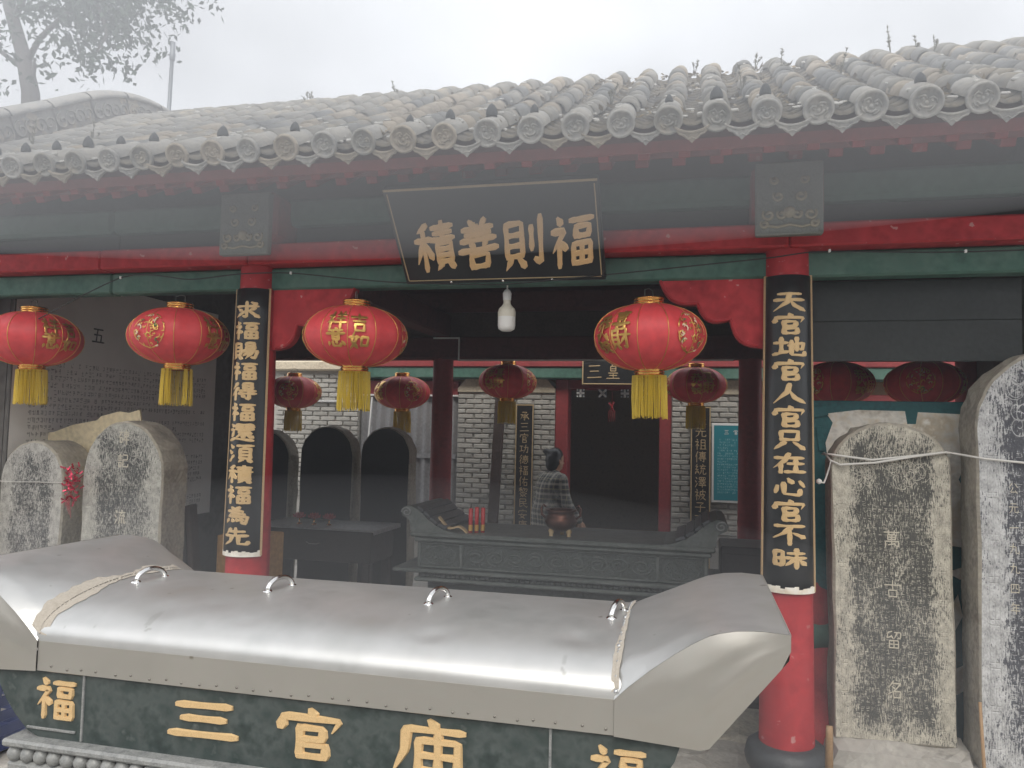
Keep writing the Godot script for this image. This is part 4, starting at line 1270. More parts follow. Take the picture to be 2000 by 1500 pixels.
		for k in n:
			for side in [-1.0, 1.0]:
				for j in 4:
					var f := func(kk: int, e: float) -> Vector3:
						var z := lerpf(zf - 0.004, 1.38, float(kk) / n)
						var w: float = (0.024 + 0.02 * dent.get_noise_1d(kk * 0.03 + side * 14.0 + s * 30.0) + 0.003 * sin(kk * 1.9 + side)) * wide * e
						var y: float = crest.call(z)
						if side > 0:
							y = y + (1.193 - y) * (w if w < 0.029 else 0.029 + (w - 0.029) * 0.86) / 0.17 + 0.002
						return L.call(Vector3(-0.924 + s * (0.756 + w * side), y + 0.0042 * (1.0 - 0.6 * e), z))
					quad(st, f.call(k, j / 4.0), f.call(k, (j + 1) / 4.0), f.call(k + 1, (j + 1) / 4.0), f.call(k + 1, j / 4.0))
		obj("seam_filler", st, M.cement, ear)
		st = tool()
		for k in 34:
			var z := lerpf(zf - 0.006, 1.42, k / 33.0) + g.randf_range(-.004, .004)
			var r := g.randf_range(0.003, 0.006)
			lathe(st, [Vector2(r, -0.002), Vector2(r * 0.8, r * 0.5), Vector2(0, r * 0.8)], 7, L.call(Vector3(-0.924 + s * (0.757 + g.randf_range(-.004, .004)), crest.call(z) + 0.003, z)))
		obj("weld", st, M.cement if s < 0 else M.tin, ear).set_meta("kind", "stuff")
	# handles along the crest
	for e in [[-1.60, 1.62], [-1.172, 1.61], [-0.688, 1.61], [-0.194, 1.61]]:
		st = tool()
		var base: float = 1.023 + 0.108 - 0.002
		var pts := []
		for k in 13:
			var a := PI * k / 12.0
			pts.append(L.call(Vector3(e[0] - 0.012 * cos(a), base + 0.032 * sin(a), e[1] + 0.048 * cos(a))))
		tube(st, pts, 0.0072, 0.0072, 8)
		for sg in [-1.0, 1.0]:
			lathe(st, [Vector2(0.016, -0.006), Vector2(0.016, 0.001), Vector2(0.009, 0.006), Vector2(0.0, 0.007)], 10, L.call(Vector3(e[0] - sg * 0.012, base - 0.002, e[1] + sg * 0.048)))
		obj("handle", st, M.chrome, cover)

# ------------------------------------------------------------------ stone tablets
func stele(label: String, face: Material, x0: float, x1: float, z: float, thick: float, y0: float, ys: float, y1: float, sd: int, base: Array, group: String, side: Material = null) -> Node3D:
	var cx := (x0 + x1) / 2
	var t := thing("stone_tablet", label, "stone tablet", Vector3(cx, 0, z), 0, group)
	var rx := (x1 - x0) / 2
	var g := noise(sd, 3.0, 3)
	var out := PackedVector2Array()
	for k in 9:
		out.append(Vector2(lerpf(-rx, rx, k / 8.0), y0))
	for k in range(1, 13):
		out.append(Vector2(rx, lerpf(y0, ys, k / 12.0)))
	for k in range(1, 24):
		var a := PI * k / 24.0
		out.append(Vector2(rx * cos(a), ys + (y1 - ys) * sin(a)))
	for k in range(0, 12):
		out.append(Vector2(-rx, lerpf(ys, y0, k / 12.0)))
	for k in out.size():
		out[k] += Vector2(g.get_noise_2d(out[k].x * 4, out[k].y * 4), g.get_noise_2d(out[k].y * 4 + 50, out[k].x * 4)) * 0.006
	# face with its writing, set in by a chipped edge
	var st := tool(true)
	var inner := PackedVector2Array()
	var mid := Vector2(0, (y0 + y1) / 2)
	for p in out:
		inner.append(p + (mid - p).normalized() * 0.012)
	var uv := func(p: Vector2) -> Vector2: return Vector2((p.x + rx) / (2 * rx), (y1 - p.y) / (y1 - y0))
	var idx := Geometry2D.triangulate_polygon(inner)
	for i in range(0, idx.size(), 3):
		var q := [inner[idx[i]], inner[idx[i + 1]], inner[idx[i + 2]]]
		if (q[1] - q[0]).cross(q[2] - q[0]) < 0:
			q.reverse()
		for j in [0, 2, 1]:
			st.set_uv(uv.call(q[j]))
			st.add_vertex(Vector3(q[j].x, q[j].y, 0))
	st.generate_normals()
	st.generate_tangents()
	obj("inscribed_face", st, face, t, false)
	st = tool(true)
	var n := out.size()
	for k in n:
		var j := (k + 1) % n
		var a := out[k]
		var b := out[j]
		var r := func(p: Vector2, zz: float) -> Vector3: return Vector3(p.x + 0.012 * g.get_noise_3d(p.x * 6, p.y * 6, zz * 9), p.y + 0.012 * g.get_noise_3d(p.x * 6 + 9, p.y * 6, zz * 9), zz)
		quad(st, Vector3(a.x, a.y, -0.010), Vector3(b.x, b.y, -0.010), Vector3(inner[j].x, inner[j].y, 0), Vector3(inner[k].x, inner[k].y, 0))
		for m in 3:
			var za := -0.010 - thick * m / 3.0
			var zb := -0.010 - thick * (m + 1) / 3.0
			var pa: Vector3 = r.call(a, za) if m > 0 else Vector3(a.x, a.y, za)
			var pb: Vector3 = r.call(b, za) if m > 0 else Vector3(b.x, b.y, za)
			quad(st, r.call(a, zb), r.call(b, zb), pb, pa)
		tri(st, r.call(b, -0.010 - thick), r.call(a, -0.010 - thick), Vector3(mid.x, mid.y, -0.010 - thick))
	obj("slab", st, side if side else M.stone, t)
	if base.size():
		st = tool(true)
		rough_block(st, Vector3(base[0] - cx, 0, base[2]), Vector3(base[1] - cx, y0 + 0.004, base[3]), sd)
		obj("plinth", st, M.slab, t)
	return t

func rough_block(st: SurfaceTool, lo: Vector3, hi: Vector3, sd: int) -> void:    # a hewn block with worn, wandering edges
	var g := noise(sd + 50, 4.0, 3)
	var nx := 10
	var ny := 4
	var nz := 5
	var at := func(u: float, v: float, w: float) -> Vector3:
		var p := Vector3(lerpf(lo.x, hi.x, u), lerpf(lo.y, hi.y, v), lerpf(lo.z, hi.z, w))
		var d := Vector3(g.get_noise_3d(p.x, p.y, p.z), g.get_noise_3d(p.x + 7, p.y, p.z), g.get_noise_3d(p.x, p.y, p.z + 7)) * 0.03
		var c := (lo + hi) / 2
		var k := (1.0 if u < 0.001 or u > 0.999 else 0.0) + (1.0 if v > 0.999 else 0.0) + (1.0 if w < 0.001 or w > 0.999 else 0.0)
		if k >= 2:
			p = p.lerp(c, 0.0) - (p - c).normalized() * 0.02 * (k - 1)
		return p + d
	for f in 6:
		var n1 := ny if f < 4 else nz
		var n0 := nx if f % 2 == 0 or f >= 4 else nz
		if f < 4 and f % 2 == 1:
			n0 = nz
		for i in n0:
			for j in n1:
				var u0 := float(i) / n0
				var u1 := float(i + 1) / n0
				var v0 := float(j) / n1
				var v1 := float(j + 1) / n1
				match f:
					0: quad(st, at.call(u0, v0, 1), at.call(u1, v0, 1), at.call(u1, v1, 1), at.call(u0, v1, 1))
					1: quad(st, at.call(1, v0, 1 - u0), at.call(1, v0, 1 - u1), at.call(1, v1, 1 - u1), at.call(1, v1, 1 - u0))
					2: quad(st, at.call(1 - u0, v0, 0), at.call(1 - u1, v0, 0), at.call(1 - u1, v1, 0), at.call(1 - u0, v1, 0))
					3: quad(st, at.call(0, v0, u0), at.call(0, v0, u1), at.call(0, v1, u1), at.call(0, v1, u0))
					4: quad(st, at.call(u0, 1, 1 - v0), at.call(u1, 1, 1 - v0), at.call(u1, 1, 1 - v1), at.call(u0, 1, 1 - v1))
					5: quad(st, at.call(u0, 0, v0), at.call(u1, 0, v0), at.call(u1, 0, v1), at.call(u0, 0, v1))

func engrave(t: Node3D, text: String, x: float, ys: Array, w: float, h: float, mat: Material, weight := 0.08) -> void:
	for i in text.length():
		var cy: float = ys[i]
		var place := func(u: float, v: float, d: float) -> Vector3: return Vector3(x + (u - 0.5) * w, cy + (0.5 - v) * h, 0.0008 + d)
		letter(text[i], mat, t, weight, 0.0015, place, "engraved_character")

func tablets() -> void:
	var grp := "inscribed stone tablets outside the columns"
	var fa := stele_face(201, 0.08, C(.46, .43, .36), 0.0, 34, 15)
	var fb := stele_face(202, 0.12, C(.45, .45, .45), 1.0, 30, 13)
	var fc := stele_face(203, -0.02, C(.40, .39, .35), 0.2, 24, 11)
	var fd := stele_face(204, -0.08, C(.41, .4, .37), 0.2, 30, 12)
	var pale: Material = M.pale_letter
	var a := stele("tall pale tablet engraved 萬古留名 with white cord tied round its head", fa, 0.603, 1.085, 0.0, 0.16, 0.30, 1.47, 1.672, 210, [0.57, 1.14, -0.30, 0.10], grp)
	engrave(a, "萬古留名", 0.0, [1.17, 0.955, 0.74, 0.53], 0.07, 0.075, pale)
	a.rotation.z = 0.012
	var b := stele("blackened tablet with white carved roundel and the engraved date 公元一九九四年", fb, 1.135, 1.78, 0.1, 0.2, 0.27, 1.66, 1.99, 211, [1.1, 1.85, -0.3, 0.22], grp)
	engrave(b, "公元一九九四年", -0.19, [1.41, 1.33, 1.25, 1.165, 1.085, 1.005, 0.925], 0.035, 0.045, pale, 0.09)
	var c := stele("grey tablet engraved 碑記 with red tinsel at its edge", fc, -3.40, -2.875, -0.06, 0.20, 0.22, 1.30, 1.607, 212, [-3.5, -2.78, -0.4, 0.08], grp)
	engrave(c, "碑記流", 0.0, [1.515, 1.385, 1.07], 0.07, 0.08, pale, 0.1)
	stele("smaller ribbed grey tablet with a wire across it before the cream sheet", fd, -3.995, -3.55, -0.08, 0.24, 0.2, 1.24, 1.482, 213, [-4.05, -3.45, -0.45, 0.08], grp)
	stele("rough brown tablet showing only its shoulder beside the ribbed tablet", fd, -4.62, -4.02, 0.05, 0.2, 0.2, 1.2, 1.455, 214, [-4.7, -4.08, -0.3, 0.2], grp)
	# arched black tablets inside the hall
	var grp2 := "arched black tablets standing inside the hall"
	stele("arched black tablet against brick, behind the red lotus lamps", M.black_stone, -3.43, -2.925, -2.6, 0.16, 0.12, 1.35, 1.607, 215, [-3.5, -2.88, -2.6 + 2.3, 0.1], grp2, M.stone)
	stele("arched black tablet in front of the corrugated metal door", M.black_stone, -2.85, -2.395, -2.6, 0.16, 0.12, 1.37, 1.607, 216, [-2.86, -2.36, -0.3, 0.1], grp2, M.stone)
	stele("arched black tablet half hidden by the column of the 求福 couplet", M.black_stone, -4.0, -3.51, -2.55, 0.16, 0.12, 1.3, 1.56, 217, [-4.02, -3.505, -0.3, 0.1], grp2, M.stone)
	# cord round the pale tablet and on to its neighbour
	var rp := thing("white_cord", "white cord wound twice round the pale tablet and tied on to its neighbour", "cord", Vector3(0.84, 1.5, 0))
	var st := tool()
	var o := Vector3(0.84, 1.5, 0)
	var pts := []
	for q in [[.575, 1.525, -.17], [.577, 1.528, .0], [.60, 1.525, .014], [.75, 1.508, .016], [.95, 1.535, .016], [1.03, 1.548, .016], [1.06, 1.545, .0], [1.062, 1.54, -.16]]:
		pts.append(Vector3(q[0], q[1], q[2]) - o)
	tube(st, pts, 0.0048, 0.0048, 6)
	pts = []
	for q in [[.582, 1.53, -.17], [.583, 1.50, .004], [.62, 1.483, .015], [.76, 1.496, .02], [.93, 1.53, .022], [1.04, 1.549, .02], [1.062, 1.548, -.01], [1.1, 1.54, .05], [1.16, 1.528, .113], [1.35, 1.512, .116], [1.6, 1.5, .116]]:
		pts.append(Vector3(q[0], q[1], q[2]) - o)
	tube(st, pts, 0.0048, 0.0048, 6)
	pts = []
	for q in [[.585, 1.50, .004], [.575, 1.46, .0], [.566, 1.42, -.02], [.555, 1.40, .0], [.535, 1.405, .02]]:
		pts.append(Vector3(q[0], q[1], q[2]) - o)
	tube(st, pts, 0.004, 0.004, 6)
	lathe(st, [Vector2(0, -.013), Vector2(.012, -.006), Vector2(.012, .006), Vector2(0, .013)], 8, Vector3(.532, 1.407, .02) - o)
	obj("cord", st, M.rope, rp)
	# tinsel bow
	var tn := thing("tinsel_bow", "crumpled red foil tinsel hung between two grey tablets", "tinsel", Vector3(-3.405, 1.25, 0.0))
	st = tool(true)
	for k in 130:
		var p := Vector3(rng.randfn(0, .022), rng.randf_range(-.11, .1), rng.randfn(0, .015) + 0.01)
		p.x *= 1.3 - absf(p.y) * 5.0
		var d := Vector3(rng.randfn(), rng.randfn(), rng.randfn()).normalized() * rng.randf_range(.015, .035)
		var w := d.cross(Vector3(rng.randfn(), rng.randfn(), rng.randfn())).normalized() * 0.004
		quad(st, p - w, p + d - w, p + d + w, p + w)
	for k in 4:
		var x := -0.03 + 0.008 * k
		quad(st, Vector3(x, -.08, .02), Vector3(x + .004, -.08, .02), Vector3(x + .003 + .004 * k, -.13 - .02 * k, .015), Vector3(x + .001 + .004 * k, -.13 - .02 * k, .015))
	obj("foil_strips", st, M.tinsel, tn).set_meta("kind", "stuff")
	var wr := tool()
	tube(wr, [Vector3(-4.02, 1.25, .0), Vector3(-3.9, 1.238, -.072), Vector3(-3.75, 1.243, -.072), Vector3(-3.56, 1.246, -.072), Vector3(-3.54, 1.245, -.2)], 0.0022, 0.0022, 5)
	tag(obj("tie_wire", wr, M.rope), "thin pale wire stretched across the ribbed grey tablet", "wire")

# ------------------------------------------------------------------ altar table inside the hall
func altar() -> void:
	var t := thing("altar_table", "dark green carved stone altar table with upturned scroll ends", "altar", Vector3(-0.77, 0, -1.0))
	var st := tool(true)
	box(st, Vector3(0, 0.975, 0), Vector3(1.76, 0.03, 0.62), 0.01)
	box(st, Vector3(0, 0.945, 0), Vector3(1.72, 0.028, 0.59), 0.01)
	obj("top_slab", st, M.altar, t)
	st = tool(true)
	box(st, Vector3(0, 0.855, 0), Vector3(1.66, 0.15, 0.54), 0.01)
	obj("frieze", st, M.altar_carved, t)
	st = tool(true)
	for x in [-0.83, -0.57, 0.57, 0.83]:
		box(st, Vector3(x, 0.855, 0.272), Vector3(0.02, 0.15, 0.012), 0.003)
	box(st, Vector3(0, 0.924, 0.272), Vector3(1.64, 0.012, 0.012), 0.003)
	box(st, Vector3(0, 0.786, 0.272), Vector3(1.64, 0.012, 0.012), 0.003)
	for sx in [-1.0, 1.0]:
		for k in 14:     # round medallion lines in the end panels
			var a := TAU * k / 14.0
			var b := TAU * (k + 1) / 14.0
			tube(st, [Vector3(sx * 0.70 + cos(a) * 0.1, 0.855 + sin(a) * 0.055, 0.271), Vector3(sx * 0.70 + cos(b) * 0.1, 0.855 + sin(b) * 0.055, 0.271)], 0.004, 0.004, 5)
	for k in 9:          # dragon and cloud curls of the long panel
		var pts := []
		for i in 26:
			var q := i / 25.0
			pts.append(Vector3(-0.48 + 0.12 * k + 0.06 * cos(q * 9.0 + k * 2.0) * (0.35 + 0.65 * q), 0.855 + 0.045 * sin(q * 9.0 + k * 2.0) * (0.35 + 0.65 * q), 0.271))
		tube(st, pts, 0.007, 0.004, 6)
	obj("carving", st, M.altar, t)
	st = tool(true)
	box(st, Vector3(0, 0.765, 0), Vector3(1.96, 0.022, 0.64), 0.008)
	box(st, Vector3(0, 0.712, 0), Vector3(1.7, 0.022, 0.60), 0.006)
	box(st, Vector3(0, 0.7385, 0), Vector3(1.66, 0.03, 0.55), 0.002)
	obj("ledge", st, M.altar, t)
	st = tool()
	lathe(st, [Vector2(0.0, -0.014), Vector2(0.012, -0.008), Vector2(0.014, 0.002), Vector2(0.0, 0.014)], 8, Vector3.ZERO)
	var bead := mesh_of(st)
	for k in 54:
		put("bead", bead, M.altar, t, Transform3D(Basis(), Vector3(-0.795 + 0.03 * k, 0.738, 0.28)))
	st = tool(true)
	box(st, Vector3(0, 0.40, 0), Vector3(1.58, 0.60, 0.46), 0.01)
	obj("body", st, M.altar_carved, t)
	st = tool(true)
	box(st, Vector3(0, 0.05, 0), Vector3(1.74, 0.1, 0.6), 0.01)
	obj("plinth", st, M.altar, t)
	# upturned ends: a rising slab that rolls outwards
	for s in [-1.0, 1.0]:
		var pl := PackedVector2Array()
		for q in [[0.60, 0.0], [0.66, 0.012], [0.72, 0.036], [0.77, 0.07], [0.81, 0.104], [0.85, 0.134], [0.89, 0.15], [0.93, 0.143], [0.946, 0.118], [0.937, 0.09], [0.912, 0.078], [0.893, 0.065], [0.885, 0.04], [0.885, 0.0]]:
			pl.append(Vector2(s * q[0], 0.99 + q[1]))
		st = tool(true)
		prism(st, pl, xyz, -0.29, 0.29)
		var en := obj("scroll_end", st, M.altar, t)
		for zz in [-0.292, 0.292]:
			st = tool()
			var pts := []
			for i in 20:
				var q := i / 19.0
				pts.append(Vector3(s * (0.91 + 0.034 * (1 - q * 0.8) * cos(q * 9.0)), 0.99 + 0.112 + 0.03 * (1 - q * 0.8) * sin(q * 9.0), zz))
			tube(st, pts, 0.005, 0.004, 5)
			obj("spiral", st, M.censer_worn, en)
		st = tool(true)
		for k in 4:
			var q: Vector2 = pl[1 + k]
			var q2: Vector2 = pl[2 + k]
			box(st, Vector3((q.x + q2.x) / 2, (q.y + q2.y) / 2 + 0.012, 0.0), Vector3(q.distance_to(q2) * 0.9, 0.02, 0.56), 0.004, Basis(Vector3.BACK, atan2(q2.y - q.y, q2.x - q.x)))
		obj("step_rib", st, M.stone_dark, en)
	# what stands on it
	for e in [[-1.268, 0.152, "taller red candle with gold print on the altar"], [-1.235, 0.148, "shorter red candle with gold print on the altar"], [-1.30, 0.145, "red candle nearest the scroll end on the altar"]]:
		var c := thing("candle", e[2], "candle", Vector3(e[0], 0.99, -0.80 - 0.03 * (e[0] + 1.26) * 20.0), 0, "red candles on the altar")
		st = tool()
		lathe(st, [Vector2(0.0, 0.0), Vector2(0.012, 0.0), Vector2(0.013, e[1] - 0.004), Vector2(0.008, e[1]), Vector2(0.0, e[1])], 14, Vector3.ZERO)
		obj("wax", st, M.candle, c)
		st = tool()
		lathe(st, [Vector2(0.0135, 0.012), Vector2(0.0138, 0.03), Vector2(0.0135, 0.048)], 14, Vector3.ZERO)
		obj("gold_band", st, M.gold_foil, c)
		st = tool()
		tube(st, [Vector3(0, e[1], 0), Vector3(0.002, e[1] + 0.012, 0)], 0.0015, 0.001, 5)
		obj("wick", st, M.wire, c)
	var pot := thing("bronze_censer", "small bronze tripod censer with two ears on the altar", "censer", Vector3(-0.77, 0.99, -0.86))
	st = tool()
	lathe(st, [Vector2(0.0, 0.028), Vector2(0.05, 0.03), Vector2(0.085, 0.055), Vector2(0.098, 0.085), Vector2(0.088, 0.112), Vector2(0.076, 0.125), Vector2(0.084, 0.14), Vector2(0.094, 0.147), Vector2(0.094, 0.155), Vector2(0.07, 0.152), Vector2(0.066, 0.12), Vector2(0.0, 0.115)], 28, Vector3.ZERO)
	obj("bowl", st, M.bronze, pot)
	for k in 3:
		var a := TAU * k / 3.0 + 0.5
		st = tool()
		lathe(st, [Vector2(0.013, 0.0), Vector2(0.011, 0.012), Vector2(0.018, 0.03), Vector2(0.01, 0.045)], 10, Vector3(cos(a) * 0.06, 0, sin(a) * 0.06))
		obj("foot", st, M.gold_dull, pot)
	for s in [-1.0, 1.0]:
		st = tool()
		tube(st, [Vector3(s * .09, .10, 0), Vector3(s * .115, .12, 0), Vector3(s * .118, .16, 0), Vector3(s * .105, .178, 0), Vector3(s * .09, .165, 0)], 0.008, 0.007, 6)
		obj("ear", st, M.bronze, pot)
	var bk := thing("brocade_strap", "tan cloth strap lying on the altar scroll end", "strap", Vector3(-1.40, 1.0, -0.76))
	st = tool(true)
	for k in 10:
		var x0 := -0.09 + 0.018 * k
		var f := func(x: float) -> float: return 0.018 + 0.02 * sin(x * 40.0) + 0.035 * smoothstep(0.02, -0.09, x)
		for zz in [[-0.02, 0.02]]:
			quad(st, Vector3(x0, f.call(x0) - 0.2 * x0, zz[1]), Vector3(x0 + .018, f.call(x0 + .018) - 0.2 * (x0 + .018), zz[1]), Vector3(x0 + .018, f.call(x0 + .018) - 0.2 * (x0 + .018), zz[0]), Vector3(x0, f.call(x0) - 0.2 * x0, zz[0]))
			quad(st, Vector3(x0, f.call(x0) - 0.2 * x0 - 0.01, zz[1]), Vector3(x0 + .018, f.call(x0 + .018) - 0.2 * (x0 + .018) - 0.01, zz[1]), Vector3(x0 + .018, f.call(x0 + .018) - 0.2 * (x0 + .018), zz[1]), Vector3(x0, f.call(x0) - 0.2 * x0, zz[1]))
	obj("cloth", st, M.gold_dull, bk)

# ------------------------------------------------------------------ rounded bodies: tapered capsules joined by a smooth minimum, meshed as surface nets
func blob(st: SurfaceTool, bones: Array, cell: float, k: float) -> void:
	var lo := Vector3.ONE * 1e9
	var hi := -lo
	for b in bones:
		var r: float = maxf(b[2], b[3]) + cell * 2 + k
		lo = lo.min((b[0] as Vector3).min(b[1]) - Vector3.ONE * r)
		hi = hi.max((b[0] as Vector3).max(b[1]) + Vector3.ONE * r)
	var nx := int((hi.x - lo.x) / cell) + 2
	var ny := int((hi.y - lo.y) / cell) + 2
	var nz := int((hi.z - lo.z) / cell) + 2
	var f := PackedFloat32Array()
	f.resize(nx * ny * nz)
	f.fill(1.0)
	for b in bones:
		var a: Vector3 = b[0]
		var ab: Vector3 = b[1] - a
		var l2 := maxf(ab.length_squared(), 1e-9)
		var r: float = maxf(b[2], b[3]) + cell * 2 + k
		var p0 := (((a.min(b[1]) - Vector3.ONE * r) - lo) / cell).floor()
		var p1 := (((a.max(b[1]) + Vector3.ONE * r) - lo) / cell).ceil()
		for z in range(maxi(0, int(p0.z)), mini(nz, int(p1.z) + 1)):
			for y in range(maxi(0, int(p0.y)), mini(ny, int(p1.y) + 1)):
				for x in range(maxi(0, int(p0.x)), mini(nx, int(p1.x) + 1)):
					var p := lo + Vector3(x, y, z) * cell
					var t := clampf((p - a).dot(ab) / l2, 0, 1)
					var d: float = (p - a - ab * t).length() - lerpf(b[2], b[3], t)
					var i := x + nx * (y + ny * z)
					var h := maxf(k - absf(f[i] - d), 0.0) / k
					f[i] = minf(f[i], d) - h * h * k * 0.25
	var vert := {}
	for z in nz - 1:
		for y in ny - 1:
			for x in nx - 1:
				var i := x + nx * (y + ny * z)
				var s := 0
				for c in 8:
					if f[i + (c & 1) + nx * ((c >> 1 & 1) + ny * (c >> 2))] < 0:
						s += 1
				if s == 0 or s == 8:
					continue
				var sum := Vector3.ZERO
				var n := 0
				for e in [[0, 1], [2, 3], [4, 5], [6, 7], [0, 2], [1, 3], [4, 6], [5, 7], [0, 4], [1, 5], [2, 6], [3, 7]]:
					var q: int = e[0]
					var w: int = e[1]
					var fa := f[i + (q & 1) + nx * ((q >> 1 & 1) + ny * (q >> 2))]
					var fb := f[i + (w & 1) + nx * ((w >> 1 & 1) + ny * (w >> 2))]
					if (fa < 0) != (fb < 0):
						var t := fa / (fa - fb)
						sum += Vector3(q & 1, q >> 1 & 1, q >> 2).lerp(Vector3(w & 1, w >> 1 & 1, w >> 2), t)
						n += 1
				vert[i] = lo + (Vector3(x, y, z) + sum / n) * cell
	for i in vert:
		var x: int = i % nx
		var y: int = (i / nx) % ny
		var z: int = i / (nx * ny)
		if x == 0 or y == 0 or z == 0:
			continue
		for ax in 3:
			var step: int = [1, nx, nx * ny][ax]
			var u: int = [nx, nx * ny, 1][ax]
			var v: int = [nx * ny, 1, nx][ax]
			var a := f[i]
			var b := f[i + step]
			if (a < 0) == (b < 0):
				continue
			if not (vert.has(i - u) and vert.has(i - v) and vert.has(i - u - v)):
				continue
			if a < 0:
				quad(st, vert[i], vert[i - u], vert[i - u - v], vert[i - v])
			else:
				quad(st, vert[i], vert[i - v], vert[i - u - v], vert[i - u])

func person() -> void:
	var t := thing("person", "person in dark plaid shirt, hair in a bun, seen from behind at the inner doorway", "person", Vector3(-1.43, 0, -3.92), -0.75)
	t.scale = Vector3(0.92, 1.0, 0.95)
	var V := func(x: float, y: float, z: float) -> Vector3: return Vector3(x, y, z)
	var arms := [[V.call(.165, 1.12, -.06), V.call(.225, .90, -.09), .046, .038], [V.call(.225, .90, -.09), V.call(.235, .735, -.24), .036, .026],
		[V.call(-.165, 1.12, -.06), V.call(-.215, .88, -.03), .046, .038], [V.call(-.215, .88, -.03), V.call(-.20, .69, -.12), .036, .026]]
	var torso := [[V.call(-.075, .80, 0), V.call(.075, .80, 0), .115, .115], [V.call(0, .82, 0), V.call(0, 1.0, -.03), .12, .125], [V.call(-.07, 1.06, -.05), V.call(.07, 1.06, -.05), .11, .11], [V.call(-.145, 1.125, -.06), V.call(.145, 1.125, -.06), .055, .055], [V.call(-.05, 1.16, -.06), V.call(.05, 1.16, -.06), .045, .045]]
	var legs := []
	for s in [-1.0, 1.0]:
		legs.append_array([[V.call(s * .085, .78, 0), V.call(s * .095, .43, -.02), .088, .06], [V.call(s * .095, .43, -.02), V.call(s * .095, .08, .02), .054, .036]])
	var head := [[V.call(0, 1.15, -.065), V.call(0, 1.25, -.095), .05, .046], [V.call(0, 1.30, -.10), V.call(0, 1.345, -.10), .078, .082], [V.call(0, 1.27, -.125), V.call(0, 1.245, -.145), .055, .035]]
	var feet := []
	for s in [-1.0, 1.0]:
		feet.append([V.call(s * .095, .045, .03), V.call(s * .10, .03, -.15), .042, .03])
	var st := tool()
	blob(st, torso + legs + arms + head + feet, 0.014, 0.03)
	for s in [-1.0, 1.0]:     # hands: palm, four fingers, thumb
		var w: Vector3 = V.call(.235, .735, -.24) if s > 0 else V.call(-.20, .69, -.12)
		var d: Vector3 = V.call(.01, -.72, -.55).normalized() if s > 0 else V.call(.0, -.85, -.4).normalized()
		var across := d.cross(Vector3(1, 0, 0)).normalized()
		var hb := [[w, w + d * .075 + across * .016, .024, .02], [w + d * .03, w + d * .075 - across * .018, .022, .018]]
		for k in 4:
			var root: Vector3 = w + d * .078 + across * (.024 - .016 * k)
			var l := [.036, .042, .039, .03][k] as float
			var knee: Vector3 = root + d * l
			hb.append([root - d * .015, knee, .0088, .008])
			hb.append([knee, knee + (d + Vector3(-s * .55, 0, -.1)).normalized() * l * .8, .008, .007])
		hb.append([w + d * .02 + across * .02, w + d * .05 + across * .05, .011, .009])
		hb.append([w + d * .05 + across * .05, w + d * .078 + across * .056, .009, .0075])
		blob(st, hb, 0.005, 0.006)
	# nose, ears and lips on the face
	var fb := [[V.call(0, 1.31, -.178), V.call(0, 1.285, -.196), .009, .013], [V.call(-.02, 1.258, -.178), V.call(.02, 1.258, -.178), .007, .007]]
	for s in [-1.0, 1.0]:
		fb.append([V.call(s * .08, 1.315, -.09), V.call(s * .082, 1.285, -.095), .013, .01])
		fb.append([V.call(s * .032, 1.322, -.168), V.call(s * .036, 1.322, -.166), .010, .010])
	blob(st, fb, 0.005, 0.008)
	obj("body", st, M.skin, t)
	st = tool()
	var sh := []
	for b in torso + arms:
		sh.append([b[0], b[1], b[2] + .014, b[3] + .014])
	sh.append([V.call(-.09, .70, .0), V.call(.09, .70, .0), .125, .125])
	blob(st, sh, 0.014, 0.035)
	obj("shirt", st, M.shirt, t)
	st = tool()
	var tr := []
	for b in legs:
		tr.append([b[0], b[1], b[2] + .012, b[3] + .018])
	blob(st, tr, 0.016, 0.03)
	obj("trousers", st, M.trousers, t)
	st = tool()
	blob(st, [[V.call(0, 1.325, -.075), V.call(0, 1.36, -.09), .088, .085], [V.call(0, 1.27, -.05), V.call(0, 1.31, -.06), .068, .078], [V.call(-.03, 1.385, -.03), V.call(-.055, 1.40, -.015), .038, .032], [V.call(-.07, 1.405, -.01), V.call(-.10, 1.40, 0), .016, .008]], 0.01, 0.02)
	obj("hair", st, M.hair, t)

# ------------------------------------------------------------------ hall at the back of the courtyard
func lay_bricks(parent: Node, x0: float, x1: float, y0: float, y1: float, z: float) -> void:
	var meshes := []
	for k in 3:
		var st := tool(true)
		box(st, Vector3.ZERO, Vector3(0.178 - 0.004 * k, 0.045 + 0.001 * k, 0.05), 0.007)
		meshes.append(mesh_of(st))
	var row := 0
	var y := y0
	while y < y1 - 0.03:
		var x := x0 - (0.095 if row % 2 else 0.0)
		while x < x1 - 0.02:
			var a := maxf(x, x0)
			var b := minf(x + 0.182, x1)
			if b - a > 0.03:
				var sc := (b - a) / 0.182
				put("brick", meshes[rng.randi() % 3], M.brick[rng.randi() % 4], parent, Transform3D(Basis(Vector3.BACK, rng.randf_range(-.012, .012)).scaled(Vector3(sc, 1, 1)), Vector3((a + b) / 2 + 0.002, y + 0.026 + rng.randf_range(-.0015, .0015), z + rng.randf_range(-.005, .004))))
			x += 0.19
		y += 0.0545
		row += 1

